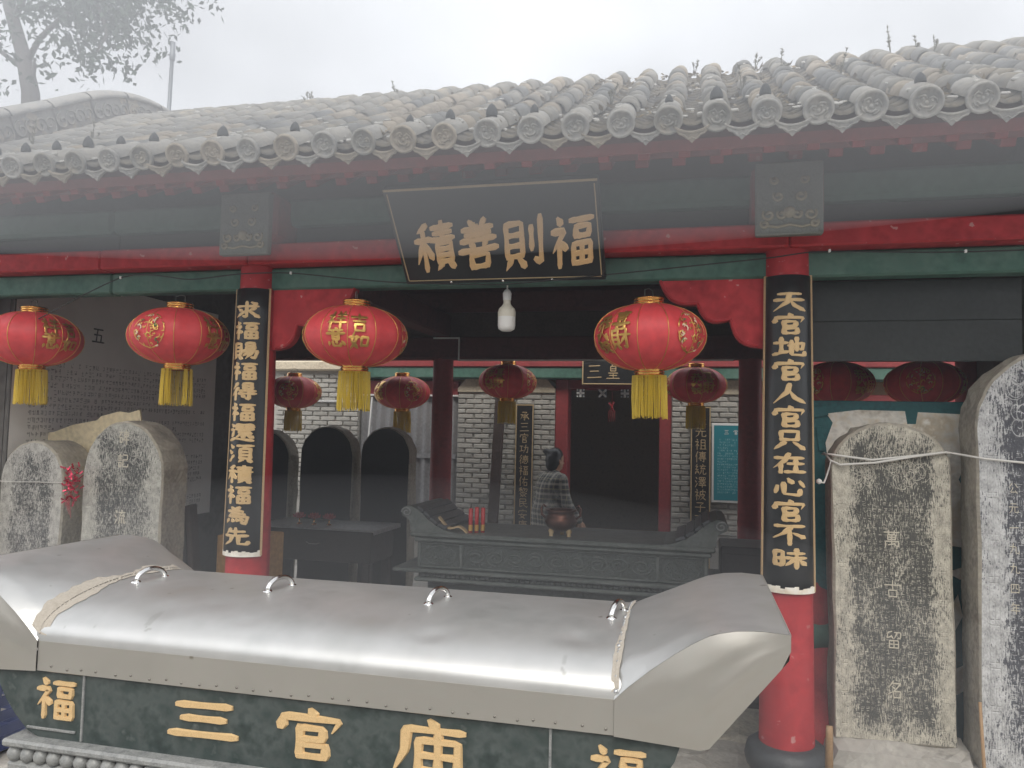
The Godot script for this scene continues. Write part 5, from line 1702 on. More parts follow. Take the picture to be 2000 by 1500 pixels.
func rear_hall() -> void:
	var t := thing("rear_hall", "dim brick hall with green lintel and dark open doorway behind the courtyard", "hall", Vector3(-0.8, 0, -4.5))
	var o := Vector3(-0.8, 0, -4.5)
	for e in [[-2.57, -1.475], [-0.245, 0.60]]:
		var st := tool(true)
		span(st, Vector3(e[0], 0, -4.9) - o, Vector3(e[1], 2.02, -4.507) - o, 0.004)
		var pier := obj("brick_pier", st, M.mortar, t)
		lay_bricks(pier, e[0] - o.x, e[1] - o.x, 0.42, 2.02, -0.01)
		st = tool(true)
		var pl := PackedVector2Array([Vector2(e[0], 2.022), Vector2(e[1], 2.022), Vector2(e[1], 2.06), Vector2(e[1] - 0.09, 2.165), Vector2(e[0] + 0.09, 2.165), Vector2(e[0], 2.06)])
		prism(st, pl, func(x: float, y: float, d: float) -> Vector3: return Vector3(x, y, d) - o, -4.9, -4.475)
		obj("plaster_cap", st, M.plaster, t)
	var st := tool(true)
	span(st, Vector3(2.5, 0, -4.9) - o, Vector3(3.2, 2.45, -4.53) - o, 0.004)
	var far := obj("brick_pier", st, M.mortar, t)
	lay_bricks(far, 2.5 - o.x, 3.2 - o.x, 1.8, 2.4, -0.01)
	for e in [[-1.474, -1.334], [-0.37, -0.246]]:
		st = tool(true)
		span(st, Vector3(e[0], 0, -4.72) - o, Vector3(e[1], 2.165, -4.5) - o, 0.008)
		obj("door_jamb", st, M.red_dull, t)
	st = tool(true)
	span(st, Vector3(-1.333, 2.06, -4.7) - o, Vector3(-0.371, 2.165, -4.52) - o, 0.006)
	obj("door_head", st, M.red_dull, t)
	st = tool(true)
	span(st, Vector3(-3.78, 2.167, -4.62) - o, Vector3(3.2, 2.285, -4.36) - o, 0.01)
	obj("green_lintel", st, M.green, t)
	st = tool(true)
	span(st, Vector3(-3.78, 2.287, -4.62) - o, Vector3(3.2, 2.42, -4.34) - o, 0.01)
	obj("red_lintel", st, M.red_dull, t)
	st = tool(true)
	span(st, Vector3(-3.78, 2.422, -4.7) - o, Vector3(3.2, 2.8, -4.55) - o, 0.004)
	obj("upper_wall", st, M.soffit, t)
	st = tool(true)      # panelled front beside the door, under a red rail
	span(st, Vector3(0.602, 0, -4.75) - o, Vector3(2.498, 1.93, -4.6) - o, 0.006)
	obj("timber_front", st, M.red_dull, t)
	st = tool(true)
	span(st, Vector3(0.602, 1.932, -4.72) - o, Vector3(2.498, 2.03, -4.5) - o, 0.006)
	obj("red_rail", st, M.red_dull, t)
	st = tool(true)
	span(st, Vector3(0.602, 2.032, -4.74) - o, Vector3(2.498, 2.166, -4.62) - o, 0.006)
	obj("upper_panel", st, M.wood, t)
	# the dark room behind the doorway
	st = tool(true)
	span(st, Vector3(-3.8, 0, -8.2) - o, Vector3(3.2, 3.0, -8.0) - o, 0.004)
	span(st, Vector3(-3.9, 0, -8.2) - o, Vector3(-3.801, 2.8, -4.9) - o, 0.004)
	span(st, Vector3(3.201, 0, -8.2) - o, Vector3(3.3, 2.8, -4.9) - o, 0.004)
	obj("room_wall", st, M.wood, t)
	st = tool(true)
	var rp := PackedVector2Array([Vector2(-4.62, 2.80), Vector2(-4.62, 2.88), Vector2(-8.4, 5.2), Vector2(-8.4, 5.1)])
	prism(st, rp, func(z: float, y: float, d: float) -> Vector3: return Vector3(d, y, z) - o, -5.4, 3.5)
	obj("roof", st, M.tile, t)
	st = tool(true)
	span(st, Vector3(-3.8, 3.0, -8.0) - o, Vector3(3.2, 3.05, -4.71) - o, 0.004)
	obj("ceiling", st, M.wood, t)
	# corrugated metal door left of the pier
	var cd := thing("corrugated_door", "grey corrugated metal door beside the brick pier", "door", Vector3(-3.17, 0, -4.55))
	st = tool(true)
	var n := 64
	for k in n:
		var f := func(kk: int) -> float: return 0.012 * signf(sin(kk * 1.05)) * smoothstep(0.0, 0.5, absf(sin(kk * 1.05)))
		var xa := lerpf(-0.58, 0.58, float(k) / n)
		var xb := lerpf(-0.58, 0.58, float(k + 1) / n)
		quad(st, Vector3(xa, 0.655, f.call(k)), Vector3(xb, 0.655, f.call(k + 1)), Vector3(xb, 1.97, f.call(k + 1)), Vector3(xa, 1.97, f.call(k)))
	obj("ribbed_sheet", st, M.corrugated, cd)
	st = tool(true)
	box(st, Vector3(0, 1.31, -0.05), Vector3(1.16, 1.32, 0.04), 0.003)
	obj("backing", st, M.corrugated, cd)
	st = tool(true)
	box(st, Vector3(0, 1.3, 0.02), Vector3(1.16, 0.05, 0.012), 0.003)
	obj("rail", st, M.corrugated, cd)
	st = tool(true)
	box(st, Vector3(0, 2.06, 0.0), Vector3(1.2, 0.16, 0.1), 0.004)
	obj("red_head", st, M.red_dull, cd)
	st = tool(true)
	box(st, Vector3(0, 1.978, 0.03), Vector3(1.2, 0.018, 0.05), 0.002)
	obj("white_strip", st, M.white, cd)
	var w := thing("courtyard_wall", "weathered brick wall behind the arched black tablets", "brick wall", Vector3(-4.3, 0, -4.5))
	st = tool(true)
	span(st, Vector3(-0.62, 0, -0.4), Vector3(0.54, 2.5, -0.007), 0.004)
	span(st, Vector3(0.542, 0, -0.4), Vector3(1.71, 0.62, -0.03), 0.004)
	obj("mortar_core", st, M.mortar, w)
	lay_bricks(w, -0.5, 0.54, 0.80, 2.24, -0.01)
	st = tool(true)
	span(st, Vector3(-0.62, 2.25, -0.42), Vector3(0.56, 2.36, 0.1), 0.015)
	obj("cornice", st, M.plaster, w)
	st = tool(true)
	span(st, Vector3(-0.3, 1.885, 0.018), Vector3(0.54, 1.91, 0.05), 0.004)
	obj("pale_ledge", st, M.sill, w)
	var sill := tool(true)
	span(sill, Vector3(0.542, 0.622, -0.35), Vector3(1.70, 0.652, 0.06), 0.006)
	obj("sill", sill, M.sill, w)
	lay_bricks(w, 0.56, 1.70, 0.50, 0.62, -0.01)
	# boards, notices and hangings on its front
	small_board("inner_couplet", "narrow black board reading 承三官功德福佑黎民安康 on the brick pier", "couplet board", Vector3(-1.795, 1.06, -4.45), Vector2(0.20, 1.66), "承三官功德福佑黎民安康", 0.1, true, "narrow couplet boards on the brick piers")
	small_board("inner_couplet", "narrow black board reading 繼先祖傳統澤被子孫 beside the teal notice", "couplet board", Vector3(0.05, 1.06, -4.45), Vector2(0.20, 1.66), "繼先祖傳統澤被子孫", 0.11, true, "narrow couplet boards on the brick piers")
	small_board("door_plaque", "black plaque beginning 三皇 over the dark doorway", "plaque", Vector3(-0.75, 2.235, -4.31), Vector2(0.82, 0.27), "三皇", 0.15, false)
	var ns := thing("teal_notice", "framed teal notice headed 三官 on the brick pier", "notice", Vector3(0.36, 1.325, -4.45))
	st = tool(true)
	box(st, Vector3.ZERO, Vector3(0.40, 0.80, 0.02), 0.003)
	obj("panel", st, M.white, ns)
	var im := Image.create(256, 512, false, Image.FORMAT_RGB8)
	im.fill(lin(.02, .20, .24))
	marks(im, Rect2i(24, 90, 210, 380), 20, 16, lin(.5, .6, .6), 31, true)
	var pm := plain(Color.WHITE, 0.4)
	pm.albedo_texture = ImageTexture.create_from_image(im)
	st = tool(true)
	quad_uv(st, Vector3(-.178, -.378, .013), Vector3(.178, -.378, .013), Vector3(.178, .378, .013), Vector3(-.178, .378, .013))
	obj("print", st, pm, ns)
	for i in 2:
		var place := func(x: float, y: float, d: float) -> Vector3: return Vector3(-0.055 + 0.09 * i + (x - 0.5) * 0.045, 0.31 + (0.5 - y) * 0.045, 0.014 + d)
		letter("三官"[i], M.white, ns, 0.12, 0.002, place)
	for k in 4:
		var b := thing("paper_charm", "square white paper charm with a cut cross hung from the door head", "paper charm", Vector3(-1.20 + 0.235 * k, 2.02, -4.49), 0, "paper charms along the door head")
		st = tool(true)
		box(st, Vector3.ZERO, Vector3(0.085, 0.085, 0.004), 0.001)
		obj("sheet", st, M.stone_dark, b)
		st = tool(true)
		for q in [0.785 if k % 2 else 0.0, -0.785 if k % 2 else 1.57]:
			box(st, Vector3(0, 0, 0.003), Vector3(0.085, 0.022, 0.003), 0.001, Basis(Vector3.BACK, q))
		for c in 4:
			box(st, Vector3(0.034 * (1 if c % 2 else -1), 0.034 * (1 if c > 1 else -1), 0.0032), Vector3(0.016, 0.016, 0.0028), 0.001)
		obj("cut_pattern", st, M.white, b)
	var kn := thing("red_knot", "small red knotted charm hanging in the dark doorway", "charm", Vector3(-0.86, 1.88, -4.46))
	st = tool()
	tube(st, [Vector3(0, .16, 0), Vector3(0, .05, 0)], .003, .003, 5)
	tube(st, [Vector3(-.03, .04, 0), Vector3(0, .0, .005), Vector3(.015, -.05, 0)], .012, .006, 6)
	tube(st, [Vector3(.02, .05, 0), Vector3(0, .0, -.005), Vector3(-.01, -.04, 0)], .01, .005, 6)
	for k in 4:
		tube(st, [Vector3(-.03 + .02 * k, -.04, 0), Vector3(-.035 + .022 * k, -.16, 0)], .0025, .002, 4)
	obj("knot", st, M.candle, kn)
	var pole := tool(true)
	box(pole, Vector3(-2.055, 1.13, -4.25), Vector3(0.105, 2.28, 0.06), 0.006, Basis(Vector3.BACK, -0.042))
	tag(obj("leaning_post", pole, M.brown_wood), "brown wooden post leaning against the brick pier", "post")

# ------------------------------------------------------------------ smaller things
func odds_and_ends() -> void:
	var st := tool(true)
	# light bulb
	var b := thing("light_bulb", "large white unlit bulb hanging from the green beam", "light bulb", Vector3(-0.913, 2.09, 0.0))
	st = tool()
	lathe(st, [Vector2(0.0, 0.0), Vector2(0.025, 0.002), Vector2(0.04, 0.012), Vector2(0.0435, 0.03), Vector2(0.0435, 0.072)], 28, Vector3.ZERO)
	obj("diffuser", st, M.bulb_white, b)
	st = tool()
	lathe(st, [Vector2(0.044, 0.0725), Vector2(0.0445, 0.095), Vector2(0.04, 0.112), Vector2(0.024, 0.128), Vector2(0.018, 0.14), Vector2(0.018, 0.165), Vector2(0.016, 0.18), Vector2(0, 0.182)], 24, Vector3.ZERO)
	obj("housing", st, M.bulb_shell, b)
	st = tool()
	lathe(st, [Vector2(0.02, 0.155), Vector2(0.022, 0.19), Vector2(0.014, 0.205), Vector2(0.004, 0.212), Vector2(0.004, 0.232)], 16, Vector3.ZERO)
	obj("socket", st, M.white, b)
	# cable along the beam
	st = tool()
	var c := Curve3D.new()
	for q in [[-4.2, 1.93], [-3.864, 2.037], [-3.048, 2.386], [-2.614, 2.366], [-2.308, 2.388], [-2.025, 2.384], [-1.666, 2.343], [-1.39, 2.318], [-0.9, 2.30], [-0.422, 2.332], [0.287, 2.387], [0.524, 2.41], [1.093, 2.39], [2.2, 2.40]]:
		c.add_point(Vector3(q[0], q[1], 0.135))
	for i in range(1, c.point_count - 1):
		var d := (c.get_point_position(i + 1) - c.get_point_position(i - 1)) * 0.12
		c.set_point_in(i, -d)
		c.set_point_out(i, d)
	tube(st, Array(c.tessellate_even_length(5, 0.06)), 0.0032, 0.0032, 5)
	var cb := thing("power_cable", "thin dark cable clipped along the green beam", "cable", Vector3.ZERO)
	obj("wire", st, M.wire, cb)
	for q in [[-3.048, 2.386], [-2.025, 2.384], [0.56, 2.412], [1.093, 2.392]]:
		st = tool(true)
		box(st, Vector3(q[0], q[1], 0.137), Vector3(0.01, 0.014, 0.012), 0.002)
		obj("clip", st, M.white, cb)
	# white conduit on the rear beam
	st = tool(true)
	var zc := -2.888
	for e in [[Vector3(-2.31, 2.414, zc), Vector3(-2.06, 2.428, zc + .012)], [Vector3(-2.072, 2.214, zc + .001), Vector3(-2.059, 2.413, zc + .013)], [Vector3(-2.058, 2.214, zc), Vector3(0.3, 2.228, zc + .012)]]:
		span(st, e[0], e[1], 0.002)
	tag(obj("conduit", st, M.white), "white plastic conduit stepping down along the rear beam", "conduit")
	st = tool(true)
	box(st, Vector3(-3.60, 1.35, -4.42), Vector3(0.016, 1.2, 0.016), 0.003, Basis(Vector3.BACK, -0.06))
	tag(obj("plastic_pipe", st, M.white), "thin white pipe slanting down beside the corrugated door", "pipe")
	# board of text on the left side wall
	var wb := thing("text_board", "tall grey board of small text headed 五 on the side wall", "text board", Vector3(-3.99, 0, -1.1))
	st = tool(true)
	span(st, Vector3(-.028, .85, -1.02), Vector3(.0, 2.55, 1.0), 0.004)
	obj("panel", st, M.board_grey, wb)
	var im := Image.create(640, 512, false, Image.FORMAT_RGBA8)
	var grey := blot_image(640, 512, C(.66, .645, .61), C(.74, .72, .69), 300)
	im.blit_rect(grey, Rect2i(0, 0, 640, 512), Vector2i.ZERO)
	marks(im, Rect2i(40, 170, 560, 330), 24, 56, lin(.2, .195, .19), 77, true)
	var pm := plain(Color.WHITE, 0.6)
	pm.albedo_texture = ImageTexture.create_from_image(im)
	st = tool(true)
	quad_uv(st, Vector3(.003, .86, .99), Vector3(.003, .86, -1.01), Vector3(.003, 2.54, -1.01), Vector3(.003, 2.54, .99))
	obj("print", st, pm, wb)
	var place := func(x: float, y: float, d: float) -> Vector3: return Vector3(.004 + d, 2.19 + (.5 - y) * .1, 0.33 - (x - .5) * .11)
	letter("五", M.wire, wb, .12, .002, place)
	# cream sheet behind the tablets
	st = tool(true)
	var pl := PackedVector2Array([Vector2(-4.0, .85), Vector2(-3.25, .85), Vector2(-3.28, 1.48), Vector2(-3.325, 1.68), Vector2(-3.40, 1.66), Vector2(-3.47, 1.668), Vector2(-3.60, 1.636), Vector2(-3.63, 1.61), Vector2(-3.8, 1.58), Vector2(-3.95, 1.53), Vector2(-4.0, 1.525)])
	prism(st, pl, xyz, -0.412, -0.40)
	tag(obj("cream_sheet", st, M.cream_sheet), "torn cream board propped behind the grey tablets", "board")
	# dark planks hanging in the right bay
	var hb := thing("hanging_boards", "dark boards hanging below the green beam beside the 天官 column", "boards", Vector3(0.95, 1.95, -0.1))
	for k in 2:
		st = tool(true)
		box(st, Vector3(0, 0.092 + 0.184 * k, 0), Vector3(0.86, 0.1835, 0.03), 0.002)
		obj("plank", st, M.teal_dark, hb)
	# teal board with peeling paper
	var tb := thing("teal_board", "teal board with torn peeling paper leaning behind the pale tablet", "board", Vector3(0.935, 0, -0.35))
	tb.scale = Vector3(0.95, 0.985, 1.0)
	st = tool(true)
	box(st, Vector3(0, 0.95, -0.02), Vector3(0.79, 1.72, 0.03), 0.004)
	obj("panel", st, M.teal, tb)
	for e in [[[-.32, 1.48], [-.335, 1.60], [-.30, 1.70], [-.33, 1.745], [-.18, 1.765], [.04, 1.762], [.05, 1.70], [.09, 1.70], [.10, 1.758], [.32, 1.75], [.30, 1.62], [.33, 1.56], [.28, 1.44], [.345, 1.30], [.30, 1.12], [.1, 1.14], [-.2, 1.18], [-.3, 1.3]],
		[[.22, 1.0], [.30, 1.03], [.345, 1.0], [.28, .97]], [[.24, .70], [.29, .80], [.27, .90], [.22, .80]], [[.2, .4], [.3, .46], [.34, .6], [.25, .55]]]:
		var pp := PackedVector2Array()
		for q in e:
			pp.append(Vector2(q[0], q[1]))
		st = tool(true)
		prism(st, pp, xyz, -0.004, -0.001)
		obj("paper", st, M.peeled, tb)
	for e in [[-.385, 1.75, .12, .05, .2], [-.36, 1.62, .03, .12, .1], [.345, 1.46, .05, .2, -.2], [.36, 1.64, .03, .1, .1]]:
		st = tool(true)
		box(st, Vector3(e[0], e[1], 0.004), Vector3(e[2], e[3], 0.003), 0.001, Basis(Vector3.BACK, e[4]))
		obj("tape", st, M.teal, tb)
	# table with lotus lamps
	var tab := thing("side_table", "dark wooden table with a sheet-metal top before the black tablets", "table", Vector3(-2.77, 0, -1.86))
	st = tool(true)
	box(st, Vector3(0, 0.845, 0), Vector3(0.99, 0.012, 0.52), 0.002)
	box(st, Vector3(0.498, 0.835, 0), Vector3(0.006, 0.03, 0.52), 0.001)
	obj("metal_top", st, M.tin, tab)
	st = tool(true)
	box(st, Vector3(0, 0.72, 0), Vector3(0.92, 0.236, 0.44), 0.006)
	var drawer := obj("drawer_box", st, M.dark_wood, tab)
	st = tool()
	tube(st, [Vector3(-.06, .74, .222), Vector3(-.03, .73, .235), Vector3(.03, .73, .235), Vector3(.06, .74, .222)], .004, .004, 5)
	obj("handle", st, M.rivet, drawer)
	for sx in [-1.0, 1.0]:
		for sz in [-1.0, 1.0]:
			st = tool(true)
			box(st, Vector3(sx * .42, .30, sz * .18), Vector3(.06, .6, .06), .005)
			obj("leg", st, M.dark_wood, tab)
	for k in 3:
		var l := thing("lotus_lamp", "red lotus lamp on the sheet-metal table top", "lamp", Vector3(-2.97 + 0.125 * k, 0.852, -1.78), 0, "lotus lamps on the table")
		st = tool()
		lathe(st, [Vector2(.02, 0), Vector2(.018, .006), Vector2(.005, .01), Vector2(.005, .04), Vector2(.012, .045)], 10, Vector3.ZERO)
		obj("stem", st, M.gold_cap, l)
		st = tool(true)
		for ring in 2:
			for q in 9:
				var a := TAU * q / 9.0 + ring * .3
				var d := Vector3(cos(a), 0, sin(a))
				var s := Vector3(-sin(a), 0, cos(a))
				var y0 := .042
				var m1 := d * (.03 + .014 * (1 - ring)) + Vector3(0, y0 + .012 + .016 * ring, 0)
				quad(st, d * .01 + Vector3(0, y0, 0), m1 + s * .013, d * (.05 - .02 * ring) + Vector3(0, y0 + .034 + .014 * ring, 0), m1 - s * .013)
		obj("petals", st, M.tinsel_dark, l)
	# stool in front of the table
	var so := thing("low_stool", "dark stool standing before the side table", "stool", Vector3(-2.72, 0, -1.3))
	st = tool(true)
	box(st, Vector3(0, .46, 0), Vector3(.36, .03, .28), .006)
	obj("seat", st, M.dark_wood, so)
	for sx in [-1.0, 1.0]:
		for sz in [-1.0, 1.0]:
			st = tool(true)
			box(st, Vector3(sx * .15, .2225, sz * .1), Vector3(.035, .445, .035), .004)
			obj("leg", st, M.dark_wood, so)
	# black cabinet behind the right column
	var cab := thing("black_cabinet", "black cabinet standing beside the rear dark red column", "cabinet", Vector3(0.40, 0, -1.35))
	st = tool(true)
	box(st, Vector3(0, .47, 0), Vector3(.5, .94, .4), .008)
	obj("carcass", st, M.dark_wood, cab)
	for s in [-1.0, 1.0]:
		st = tool(true)
		box(st, Vector3(s * .122, .47, .206), Vector3(.236, .86, .012), .004)
		var dr := obj("door", st, M.dark_wood, cab)
		st = tool(true)
		box(st, Vector3(s * .03, .7, .22), Vector3(.012, .1, .014), .003)
		obj("handle", st, M.rivet, dr)
	# clutter by the left column
	var ob := thing("cardboard_box", "orange cardboard box behind the column of the 求福 couplet", "box", Vector3(-2.80, 0, -0.85))
	st = tool(true)
	box(st, Vector3(0, .45, 0), Vector3(.3, .90, .3), .006)
	obj("carton", st, M.orange_box, ob)
	st = tool(true)
	box(st, Vector3(0, .9015, 0.08), Vector3(.3, .004, .14), .001, Basis(Vector3.RIGHT, .12))
	obj("flap", st, M.orange_box, ob)
	st = tool(true)
	box(st, Vector3(-3.0, .56, -.58), Vector3(.03, 1.08, .34), .004, Basis(Vector3.BACK, .12) * Basis(Vector3.UP, .5))
	tag(obj("dark_plank", st, M.brown_wood), "dark plank leaning beside the grey tablet", "plank")
	var rb := thing("cloth_roll", "rolled dark cloth lying against the cardboard box", "cloth", Vector3(-2.72, 0.0, -0.5))
	st = tool()
	blob(st, [[Vector3(-.2, .45, 0), Vector3(.2, .58, .0), .1, .08], [Vector3(-.25, .2, .02), Vector3(.2, .25, 0), .19, .17]], .03, .05)
	obj("roll", st, M.brown_wood, rb)
	for e in [[Vector3(.57, 0, -.32), 0.9, "red and green cloth bundle piled behind the pale tablet", M.cloth_red]]:
		var cbd := thing("cloth_bundle", e[2], "bundle", e[0])
		st = tool()
		blob(st, [[Vector3(0, .2, 0), Vector3(.1, .22, -.05), .2, .18], [Vector3(.02, .5, -.05), Vector3(.1, .55, -.1), .15, .14], [Vector3(.0, .74, -.06), Vector3(.1, .78, -.1), .12, .1], [Vector3(.0, .9, -.08), Vector3(.06, .93, -.1), .05, .04]], .03, .05)
		obj("cloth", st, e[3], cbd)
		st = tool()
		for y in [.36, .66]:
			blob(st, [[Vector3(-.1, y, .0), Vector3(.12, y + .02, -.02), .085, .08]], .025, .03)
		obj("green_fold", st, M.green, cbd)
	# brush handle and bamboo stick leaning by the tablets
	var br := thing("paint_brush", "long brush handle with bare wooden tip leaning by the column base", "brush", Vector3(.535, 0, .24))
	st = tool()
	tube(st, [Vector3(-.01, 0, .05), Vector3(-.003, .26, .02)], .017, .016, 10)
	obj("painted_part", st, M.censer_worn, br)
	st = tool()
	tube(st, [Vector3(-.003, .26, .02), Vector3(.002, .40, .0), Vector3(.003, .43, -.003)], .0158, .013, 10)
	obj("wooden_tip", st, M.wood, br)
	st = tool()
	tube(st, [Vector3(1.105, 0, .27), Vector3(1.098, .3, .25), Vector3(1.09, .58, .235)], .008, .006, 7)
	tag(obj("bamboo_stick", st, M.wood), "thin bamboo stick leaning against the blackened tablet", "stick")
	# blue crate and red chair at the left
	var cr := thing("plastic_crate", "blue plastic crate standing on the paving", "crate", Vector3(-3.42, 0.02, 0.45))
	for k in 5:
		st = tool(true)
		for e in [[Vector3(0, 0, .17), Vector3(.46, .05, .014)], [Vector3(0, 0, -.17), Vector3(.46, .05, .014)], [Vector3(.223, 0, 0), Vector3(.014, .05, .326)], [Vector3(-.223, 0, 0), Vector3(.014, .05, .326)]]:
			box(st, e[0] + Vector3(0, .035 + .07 * k, 0), e[1], .004)
		obj("slat_ring", st, M.blue_plastic, cr)
	for sx in [-1.0, 1.0]:
		for sz in [-1.0, 1.0]:
			st = tool(true)
			box(st, Vector3(sx * .218, .17, sz * .165), Vector3(.04, .34, .04), .006)
			obj("corner_post", st, M.blue_plastic, cr)
	st = tool(true)
	box(st, Vector3(0, .012, 0), Vector3(.44, .012, .32), .003)
	obj("bottom", st, M.blue_plastic, cr)
	var ch := thing("plastic_chair", "red plastic chair standing before the ribbed tablet", "chair", Vector3(-4.12, 0, 0.35))
	st = tool(true)
	box(st, Vector3(0, .44, 0), Vector3(.42, .02, .4), .006)
	obj("seat", st, M.red_plastic, ch)
	st = tool(true)
	var bp := PackedVector2Array()
	for q in [[-.2, .47], [.2, .47], [.215, .84], [.205, .872], [.18, .885], [-.18, .885], [-.205, .872], [-.215, .84]]:
		bp.append(Vector2(q[0], q[1]))
	prism(st, bp, xyz, -.215, -.195)
	obj("backrest", st, M.red_plastic, ch)
	for sx in [-1.0, 1.0]:
		for sz in [-1.0, 1.0]:
			st = tool(true)
			box(st, Vector3(sx * .18, .215, sz * .17), Vector3(.03, .43, .03), .004)
			obj("leg", st, M.red_plastic, ch)

func blot_image(w: int, h: int, a: Color, b: Color, sd: int) -> Image:
	var im := Image.create(w, h, false, Image.FORMAT_RGBA8)
	var n := noise(sd, 0.01, 4)
	for y in h:
		for x in w:
			im.set_pixel(x, y, a.lerp(b, clampf(0.5 + 0.7 * n.get_noise_2d(x, y), 0, 1)).linear_to_srgb())
	return im

# ------------------------------------------------------------------ plants, pole and ground
func plants() -> void:
	var t := thing("broadleaf_tree", "leafy tree with forked grey trunk rising behind the roof", "tree", Vector3(-9.0, 0, -5.0))
	var o := Vector3(-9.0, 0, -5.0)
	var st := tool()
	tube(st, [Vector3(-8.7, 0, -5) - o, Vector3(-8.95, 3.0, -5) - o, Vector3(-9.08, 5.6, -5) - o, Vector3(-9.14, 6.2, -5) - o, Vector3(-9.3, 6.75, -5) - o, Vector3(-9.6, 7.5, -5) - o, Vector3(-9.8, 8.6, -5.1) - o, Vector3(-9.85, 9.8, -5.1) - o], 0.165, 0.05, 10)
	obj("trunk", st, M.bark, t)
	var limbs := [
		[Vector3(-9.24, 6.66, -5), Vector3(-9.0, 6.95, -4.95), Vector3(-8.55, 7.22, -4.9), Vector3(-8.0, 7.3, -4.8), Vector3(-7.4, 7.25, -4.7), Vector3(-6.9, 7.4, -4.6)],
		[Vector3(-8.0, 7.3, -4.8), Vector3(-7.75, 7.05, -4.7), Vector3(-7.6, 6.7, -4.65), Vector3(-7.75, 6.4, -4.6)],
		[Vector3(-8.55, 7.22, -4.9), Vector3(-8.1, 7.6, -5.0), Vector3(-7.5, 7.8, -5.0), Vector3(-6.9, 7.75, -5.0)],
		[Vector3(-9.5, 7.3, -5), Vector3(-9.0, 7.8, -4.8), Vector3(-8.4, 8.2, -4.7), Vector3(-7.6, 8.4, -4.7)],
		[Vector3(-9.2, 6.5, -5), Vector3(-9.6, 6.8, -4.9), Vector3(-10.0, 7.1, -4.8)],
		[Vector3(-9.14, 6.25, -5), Vector3(-9.0, 6.5, -4.9), Vector3(-8.95, 6.62, -4.85)],
		[Vector3(-9.7, 8.0, -5), Vector3(-10.3, 8.6, -5.2), Vector3(-10.9, 9.0, -5.2)],
		[Vector3(-9.8, 8.8, -5.1), Vector3(-9.2, 9.3, -5.2), Vector3(-8.5, 9.5, -5.2)]]
	var lv := tool(true)
	var tips := []
	for l in limbs:
		st = tool()
		var pts := []
		for p in l:
			pts.append(p - o)
		tube(st, pts, 0.045, 0.012, 7)
		obj("limb", st, M.bark, t)
		for k in range(1, l.size()):
			tips.append(l[k])
			tips.append(l[k].lerp(l[k - 1], 0.5))
	for p in tips:
		var many := 10 if p.y > 6.9 else 8
		if p.x < -8.8 and p.y < 7.0:
			many = 1
		for k in many:
			var a := Vector3(rng.randfn(0, .3), rng.randfn(0.05, .2), rng.randfn(0, .35))
			var tw: Vector3 = p + a
			st = lv
			for j in 15:     # leaves along a drooping twig
				var q: Vector3 = tw + Vector3(rng.randfn(0, .10), rng.randfn(-.04, .09), rng.randfn(0, .10))
				var d := Vector3(rng.randfn(), rng.randfn() - 0.7, rng.randfn()).normalized()
				var w := d.cross(Vector3(rng.randfn(), rng.randfn(), rng.randfn())).normalized()
				var n := d.cross(w)
				var ln := rng.randf_range(.085, .13)
				var hw := ln * 0.25
				var m := q + d * ln * 0.45 - n * 0.008 - o
				var e := q + d * ln - o
				var b := q - o
				tri(lv, b, m + w * hw + n * .008, m)
				tri(lv, b, m, m - w * hw + n * .008)
				tri(lv, m, m + w * hw + n * .008, e)
				tri(lv, m, e, m - w * hw + n * .008)
	obj("crown", lv, M.leaf, t)
	var pole := thing("metal_pole", "thin grey metal pole standing up behind the roof", "pole", Vector3(-6.09, 0, -4.0))
	st = tool()
	tube(st, [Vector3(0, 0, 0), Vector3(0.0, 4.5, 0), Vector3(0.02, 6.05, 0)], 0.026, 0.022, 10)
	obj("shaft", st, M.pole, pole)
	st = tool()
	lathe(st, [Vector2(0.03, 5.9), Vector2(0.034, 5.92), Vector2(0.034, 5.98), Vector2(0.028, 6.0), Vector2(0.028, 6.12), Vector2(0.0, 6.13)], 12, Vector3(0.02, 0, 0))
	obj("cap", st, M.pole, pole)
	# dry weeds rooted between the tiles
	var spots := [[1.06, -.95, .26], [1.17, -.85, .17], [1.30, -1.0, .16], [-.02, -1.05, .13], [.33, -1.05, .14], [.42, -.5, .2], [.66, -.2, .22], [-1.9, -.9, .16], [-2.6, -1.0, .14], [-2.56, -.98, .16], [.2, .0, .2], [-.4, .1, .16], [-3.6, .2, .3], [-3.3, .1, .22], [.95, .3, .14]]
	for i in spots.size():
		var e: Array = spots[i]
		var base := slope(e[0], e[1], 0.03).origin
		var w := thing("roof_weed", "dry weed stem growing between the grey roof tiles", "weed", base, 0, "dry weeds on the tiled roof")
		st = tool()
		for s in 3:
			var lean := Vector3(rng.randfn(0, .02), 0, rng.randfn(0, .02))
			var hgt: float = 0.6 * e[2] * (1.0 if s == 0 else rng.randf_range(.35, .6))
			tube(st, [Vector3(0, -.03, 0), lean * .5 + Vector3(0, hgt * .5, 0), lean + Vector3(0, hgt, 0)], .003, .002, 4)
			for k in 12:
				var y := hgt * rng.randf_range(.5, 1.0)
				var d := Vector3(rng.randfn(), .8, rng.randfn()).normalized() * .014
				tube(st, [lean * (y / hgt) + Vector3(0, y, 0), lean * (y / hgt) + Vector3(0, y, 0) + d], .003, .001, 4)
		obj("stem", st, M.weed, w)

